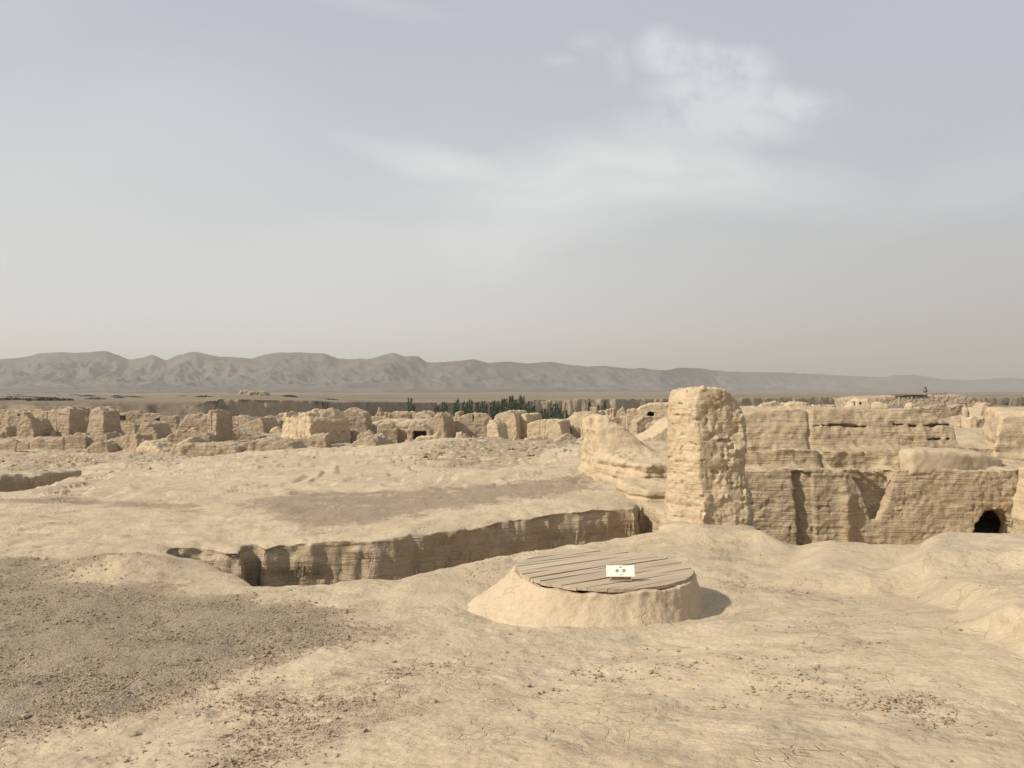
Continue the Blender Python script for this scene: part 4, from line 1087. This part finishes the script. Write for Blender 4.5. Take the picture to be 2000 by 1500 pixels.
# ------------------------------------------------------------------ far platform with its monument
def far_items():
    y = 238.0
    bl = ruin('earth_bluff', 'bluff', 'flat topped earth bluff carrying the viewing deck on the right horizon', y, 0, 22, [(1690, 780), (1715, 776), (1745, 774), (1812, 773), (1850, 773), (1875, 772), (1888, 775), (1903, 783), (1922, 792)], 806, mat=M_far, bat=.5)
    del bl['group']
    dk = simple('dark_timber', rgb(.06, .05, .045), .7)
    gr_ = simple('grey_stone', rgb(.16, .14, .125), .8, .2, (2, rgb(.11, .10, .09)))
    z0 = CZ - (773 - VH) / F * y
    x0, x1 = (1748 - 1000) / F * y, (1811 - 1000) / F * y
    root = empty('viewing_deck', ((x0 + x1) / 2, y + 1, z0)); tag(root, 'long thin dark viewing deck on posts along the bluff edge', 'deck')
    link('deck_floor', box_me('deck_floor', x1 - x0, 3.0, .22, dk, 0, (0, 0, .25)), root)
    for k in range(8):
        px_ = -(x1 - x0) / 2 + .3 + k * (x1 - x0 - .6) / 7
        link('post', box_me('post', .15, .15, .9, dk, 0, (px_, -1.3, -.3)), root)
    # monument: pedestal, round body, cap
    import bmesh
    mx_ = (1814 - 1000) / F * y
    r2 = empty('monument', (mx_, y + 2, z0)); tag(r2, 'small dark statue like monument with round body on a pale pedestal beside the deck', 'monument')
    def lathe(name, prof, mat, n=14):
        bm = bmesh.new(); rings = []
        for (r, z) in prof:
            rings.append([bm.verts.new((r * math.cos(2 * math.pi * i / n), r * math.sin(2 * math.pi * i / n), z)) for i in range(n)])
        for a, b in zip(rings, rings[1:]):
            for i in range(n): bm.faces.new((a[i], a[(i + 1) % n], b[(i + 1) % n], b[i]))
        bm.faces.new(rings[0][::-1]); bm.faces.new(rings[-1])
        me = bpy.data.meshes.new(name); bm.to_mesh(me); bm.free(); me.materials.append(mat)
        for p_ in me.polygons: p_.use_smooth = True
        return link(name, me, r2)
    pale = simple('pale_stone', rgb(.30, .27, .22), .8, .2, (3, rgb(.24, .21, .17)))
    lathe('pedestal', [(.50, -.4), (.50, .25), (.38, .35), (.36, .85), (.45, .95)], pale)
    lathe('body', [(.30, .93), (.52, 1.15), (.60, 1.45), (.55, 1.8), (.36, 2.05)], gr_)
    lathe('head', [(.26, 2.03), (.36, 2.2), (.38, 2.45), (.26, 2.7), (.08, 2.78)], gr_)
    # row of small posts
    px0 = (1829 - 1000) / F * y
    proto = None
    rnd = random.Random(3)
    for k in range(11):
        xx = px0 + k * .42 + rnd.uniform(-.1, .1)
        if proto is None:
            me = box_me('post', .12, .12, 1.0, dk, .02, (0, 0, .5)); proto = link('bollard', me, None, (xx, y + 2, z0 - .1))
            tag(proto, 'short dark post in the row right of the monument', 'post', 'row of short posts on the bluff')
            o = proto
        else:
            o = proto.copy(); C.objects.link(o); o.location = (xx, y + 2, z0 - .1)
        o.scale = (1, 1, rnd.uniform(.6, 1.2))
far_items()

# ------------------------------------------------------------------ trees and shrubs
M_leaf = simple('dark_leaves', rgb(.050, .075, .032), .7, .2, (.9, rgb(.085, .105, .045)))
M_bark = simple('bark', rgb(.15, .12, .09), .9, .1)
M_shrub = simple('shrub_leaves', rgb(.085, .085, .050), .8, .1, (.9, rgb(.06, .062, .038)))
def leaf_mesh(name, n, fn, size, mat, seed):
    r = np.random.RandomState(seed)
    cen = np.array([fn(r) for _ in range(n)], np.float32)
    a = r.normal(size=(n, 3)); a /= np.linalg.norm(a, axis=1, keepdims=True)
    b = np.cross(a, r.normal(size=(n, 3))); b /= np.linalg.norm(b, axis=1, keepdims=True)
    s = size * (.6 + .8 * r.rand(n, 1))
    V = np.stack([cen - a * s, cen - b * s * .55, cen + a * s, cen + b * s * .55], 1).reshape(-1, 3)
    Q = np.arange(4 * n).reshape(n, 4)
    return mesh_from(name, V, Q, mat, smooth=False)
def taper(name, r0, r1, h, mat, n=7, parent=None):
    V = []; Fq = []
    for k, (r, z) in enumerate(((r0, 0), (r0 * .8 + r1 * .2, h * .3), (r1, h))):
        for i in range(n):
            V.append((r * math.cos(6.2832 * i / n), r * math.sin(6.2832 * i / n), z))
    for k in range(2):
        for i in range(n):
            Fq.append((k * n + i, k * n + (i + 1) % n, (k + 1) * n + (i + 1) % n, (k + 1) * n + i))
    return mesh_from(name, np.array(V), np.array(Fq), mat)
protos = []
def poplar(seed, H=20.0, R=1.25):
    rr = random.Random(seed)
    lob = [(rr.uniform(-.5, .5), rr.uniform(-.5, .5), rr.choice([.55, .7, .8, .9, 1.0])) for _ in range(6)]
    def fn(r):
        lx, ly_, top = lob[r.randint(6)]
        t = r.rand() ** .8
        z = H * (.08 + .92 * t * top)
        tt = t
        rad = R * (.5 * (min(1, tt * 5)) * (1 - tt) ** .95 + .02)
        an = r.rand() * 6.283; q = r.rand() ** .5
        return (lx * (1 - tt * .5) + rad * q * math.cos(an), ly_ * (1 - tt * .5) + rad * q * math.sin(an), z)
    root = empty('poplar_tree', (0, 0, 0))
    link('trunk', taper('trunk', .28, .05, H * .9, M_bark), root)
    link('crown', leaf_mesh('crown', 2000, fn, .30, M_leaf, seed), root)
    return root
PT = [(798, 779), (802, 777), (806, 790)]
rp = random.Random(11)
tops = []
for (a, b, n, t0, t1) in ((850, 878, 7, 786, 794), (888, 897, 3, 778, 786), (903, 922, 6, 781, 788), (928, 952, 7, 782, 788), (958, 978, 6, 781, 787), (980, 990, 3, 777, 784),
                          (995, 1012, 7, 773, 780), (1012, 1024, 5, 769, 775), (1024, 1048, 6, 784, 792), (1052, 1072, 5, 795, 806), (1074, 1098, 6, 788, 805),
                          (1100, 1112, 3, 800, 808), (1150, 1153, 2, 777, 783), (1170, 1182, 2, 781, 790)):
    n = int(n * 2.2 + .5)
    for k in range(n):
        tops.append((a + (b - a) * (k + .5) / n + rp.uniform(-1.5, 1.5), t0 + (t1 + 8 - t0) * rp.random() ** 1.2))
tops += PT + [(1962, 788), (1968, 786), (1975, 788), (1983, 793), (1988, 790), (1996, 788), (1640, 780), (1643, 776), (1633, 783), (1536, 782)]
for i, (u, vt) in enumerate(tops):
    y = rp.uniform(236, 262) if u < 1300 else rp.uniform(255, 285)
    if u < 830: y = 232 + rp.uniform(0, 6)
    zt2 = CZ - (vt - VH) / F * y
    zg = CZ - 30
    sc = (zt2 - zg) / 20.0
    x = (u - 1000) / F * y
    if i < 3:
        o = poplar(40 + i); protos.append(o)
    else:
        src = protos[i % 3]
        o = src.copy(); C.objects.link(o)
        for ch in list(src.children):
            c = ch.copy(); C.objects.link(c); c.parent = o
    o.location = (x, y, zg); o.rotation_euler = (0, 0, rp.uniform(0, 6.28))
    wsc = rp.uniform(1.0, 1.8)
    o.scale = (wsc, wsc, sc)
    lab = next(l for (lim, l) in (
        (830, 'poplar tip in the small lone clump left of the canyon wood'),
        (882, 'poplar in the first low clump of the canyon wood, behind the jagged tower'),
        (900, 'slim poplar right behind the broken stack with a square knob'),
        (925, 'poplar rising behind the crest of the big humped wall'),
        (955, 'poplar behind the right shoulder of the big humped wall'),
        (979, 'poplar behind the overhanging rock like house mass'),
        (993, 'pointed poplar just left of the tallest canyon trees'),
        (1013, 'tall poplar in the left half of the tallest canyon clump'),
        (1025, 'tallest poplar spire of the canyon wood'),
        (1050, 'mid sized poplar stepping down right of the tallest spires'),
        (1073, 'low poplar in shadow under the canyon cliff'),
        (1115, 'short poplar at the foot of the pale fluted cliff'),
        (1165, 'thin poplar standing against the cliff above the wall stub'),
        (1300, 'thin poplar between the slender pillar and the cave rock'),
        (1600, 'lone thin poplar beyond the small roofless room'),
        (1700, 'small poplar far behind the straight low wall over the court'),
        (9999, 'small poplar beyond the curved wall at the right edge')) if u < lim)
    tag(o, lab, 'tree', 'poplars in the canyon')

def shrubs():
    rr = random.Random(21); pr_ = None
    spots = []
    for k in range(34):
        u = rr.choice([rr.uniform(-60, 100), rr.uniform(-60, 190), rr.uniform(-20, 60)])
        spots.append((u, rr.choice([rr.uniform(165, 230), rr.uniform(230, 420), rr.uniform(420, 800)]), rr.uniform(.9, 2.6)))
    for u in (228, 234, 252, 268, 355, 400, 640, 650, 562, 568, 575): spots.append((u, rr.uniform(240, 420), rr.uniform(1.2, 2.4)))
    for (u, y, s) in spots:
        x = (u - 1000) / F * y
        z = ground_z(x, y)
        if pr_ is None:
            def fn(r):
                a = r.rand() * 6.283; q = r.rand() ** .5
                zz = r.rand() * .42 * (1 - q * .7)
                return (q * math.cos(a) * (1 + .3 * math.sin(3 * a)), q * math.sin(a), zz)
            pr_ = empty('shrub', (0, 0, 0))
            link('foliage', leaf_mesh('foliage', 260, fn, .14, M_shrub, 5), pr_)
            link('stem', taper('stem', .05, .02, .3, M_bark), pr_)
            o = pr_
        else:
            o = pr_.copy(); C.objects.link(o)
            for ch in list(pr_.children):
                c = ch.copy(); C.objects.link(c); c.parent = o
        o.location = (x, y, z - .05); o.scale = (s * 1.5, s, s * rr.uniform(.6, 1.0)); o.rotation_euler = (0, 0, rr.uniform(0, 6))
        tag(o, 'low dark shrub on the plain behind the left ruins' if u < 200 else 'lone low shrub out on the plain below the hills', 'shrub', 'shrubs on the plain')
shrubs()
ob = ruin('rock_outcrop', 'rock outcrop', 'small brown rock outcrop on the plain below the hills', 420, 0, 8, [(462, 770), (470, 764), (480, 763), (490, 766), (505, 764), (515, 766), (519, 770)], 771, mat=M_far)
del ob['group']

# ------------------------------------------------------------------ loose clods and grit
def scatter(name, pts, rad, mat, label, cat, seed):
    r = np.random.RandomState(seed)
    t = (1 + 5 ** .5) / 2
    iv = np.array([(-1, t, 0), (1, t, 0), (-1, -t, 0), (1, -t, 0), (0, -1, t), (0, 1, t), (0, -1, -t), (0, 1, -t), (t, 0, -1), (t, 0, 1), (-t, 0, -1), (-t, 0, 1)], float) / 1.9
    ifc = np.array([(0, 11, 5), (0, 5, 1), (0, 1, 7), (0, 7, 10), (0, 10, 11), (1, 5, 9), (5, 11, 4), (11, 10, 2), (10, 7, 6), (7, 1, 8), (3, 9, 4), (3, 4, 2), (3, 2, 6), (3, 6, 8), (3, 8, 9), (4, 9, 5), (2, 4, 11), (6, 2, 10), (8, 6, 7), (9, 8, 1)])
    n = len(pts)
    V = iv[None] * (1 + .35 * r.normal(size=(n, 12, 1)).clip(-1.5, 1.5))
    sc = rad[:, None, None] * (.7 + .6 * r.rand(n, 1, 3)); sc[:, :, 2] *= .65
    V = V * sc
    an = r.rand(n) * 6.283; ca, sa = np.cos(an)[:, None], np.sin(an)[:, None]
    V = np.stack([V[..., 0] * ca - V[..., 1] * sa, V[..., 0] * sa + V[..., 1] * ca, V[..., 2]], -1) + pts[:, None, :]
    Q = (ifc[None] + (np.arange(n) * 12)[:, None, None]).reshape(-1, 3)
    o = link(name, mesh_from(name, V.reshape(-1, 3), Q, mat, smooth=False))
    return tag(o, label, cat, None, 'stuff')
def place(n, y0, y1, gmin, seed, pw=1.0):
    r = np.random.RandomState(seed)
    yy = np.exp(r.uniform(math.log(y0), math.log(y1), n * 6)); u = r.uniform(-150, 2150, n * 6)
    x = (u - 1000) / F * yy
    g = near_gravel(x, yy) + .5 * fbm(x, yy, 0, .9, 4, 77) + .2 * vn(x, yy, 0, 5, 78)
    k = (r.rand(len(g)) < np.clip((g - gmin) * 2.5, 0, 1) ** pw)
    k &= (np.minimum(sdpoly(x, yy, TRENCH), sdpoly(x, yy, COURT)) > .15) & (np.hypot(x - WX, yy - WY) > 1.35)
    x, yy = x[k][:n], yy[k][:n]
    return x, yy, r
x, yy, r = place(26000, 2.9, 14, .30, 501)
z = land(x, yy)
rad = (.003 + .010 * r.rand(len(x)) ** 5) * (.7 + .05 * yy)
scatter('gravel', np.stack([x, yy, z + rad * .25], 1), rad, M_stone, 'loose brown grit and small clods scattered over the ground', 'gravel', 1)
x, yy, r = place(2600, 3.2, 14, .05, 502)
z = land(x, yy)
rad = (.006 + .014 * r.rand(len(x)) ** 5)
scatter('clods', np.stack([x, yy, z + rad * .25], 1), rad, M_wall, 'scattered pale mud crumbs on the bare ground', 'mud crumbs', 2)
x, yy, r = place(1500, 27, 52, .38, 503)
z = land(x, yy)
rad = (.025 + .07 * r.rand(len(x)) ** 3)
scatter('rubble', np.stack([x, yy, z + rad * .2], 1), rad, M_wall, 'broken earth rubble strewn over the rise beyond the trench', 'rubble', 3)

def stone(u, v, h, r, mat, label, seed):
    y = F * h / (v - VH); x = (u - 1000) / F * y; z = ground_z(x, y)
    o = carve('stone', lambda a, b, c: np.sqrt((a / 1.3) ** 2 + b ** 2 + (c / .75) ** 2) - r, (-r * 1.8, -r * 1.5, -r * 1.3), (r * 1.8, r * 1.5, r * 1.3), r / 6, mat,
              lambda a, b, c: vn(a, b, c, .9 / r, seed) * r * .35 + vn(a, b, c, 2.2 / r, seed + 1) * r * .12, 1e9)
    o.location = (x, y, z + r * .3)
    tag(o, label, 'stone', None, 'thing')
stone(848, 1366, 2.0, .022, M_stone, 'small dark angular stone lying alone on pale mud before the well', 1)
stone(415, 1332, 2.1, .024, M_pale, 'small pale stone lying on the brown grit', 2)
stone(262, 1401, 2.0, .026, M_stone, 'small brown clod at the lower edge of the grit', 3)
stone(848 + 760, 1352, 1.9, .020, M_stone, 'small dark stone on the bare mud below the low swells', 4)
stone(88, 1095, 2.33, .035, M_pale, 'pale flat stone at the far edge of the brown grit', 5)

# ------------------------------------------------------------------ dusty air
def haze():
    me = box_me('haze', 15000, 7700, 210, None, 0, (0, 3600, 65)) if False else None
    x0, x1, y0, y1, z0, z1 = -7600, 7600, -260, 7600, -36, 150
    V = [(x0, y0, z0), (x1, y0, z0), (x1, y1, z0), (x0, y1, z0), (x0, y0, z1), (x1, y0, z1), (x1, y1, z1), (x0, y1, z1)]
    Q = [(3, 2, 1, 0), (4, 5, 6, 7), (0, 1, 5, 4), (1, 2, 6, 5), (2, 3, 7, 6), (3, 0, 4, 7)]
    m = bpy.data.materials.new('dusty_air'); m.use_nodes = True
    t = NT(m.node_tree)
    v = t.new('ShaderNodeVolumePrincipled', {'Color': rgb(.63, .63, .61), 'Density': .00026, 'Anisotropy': .2})
    out = t.new('ShaderNodeOutputMaterial'); t.l.new(v.outputs[0], out.inputs['Volume'])
    o = link('haze', mesh_from('haze', np.array(V, float), np.array(Q), m, smooth=False))
    tag(o, 'pale dusty air over the whole plain', 'haze', None, 'stuff')
haze()
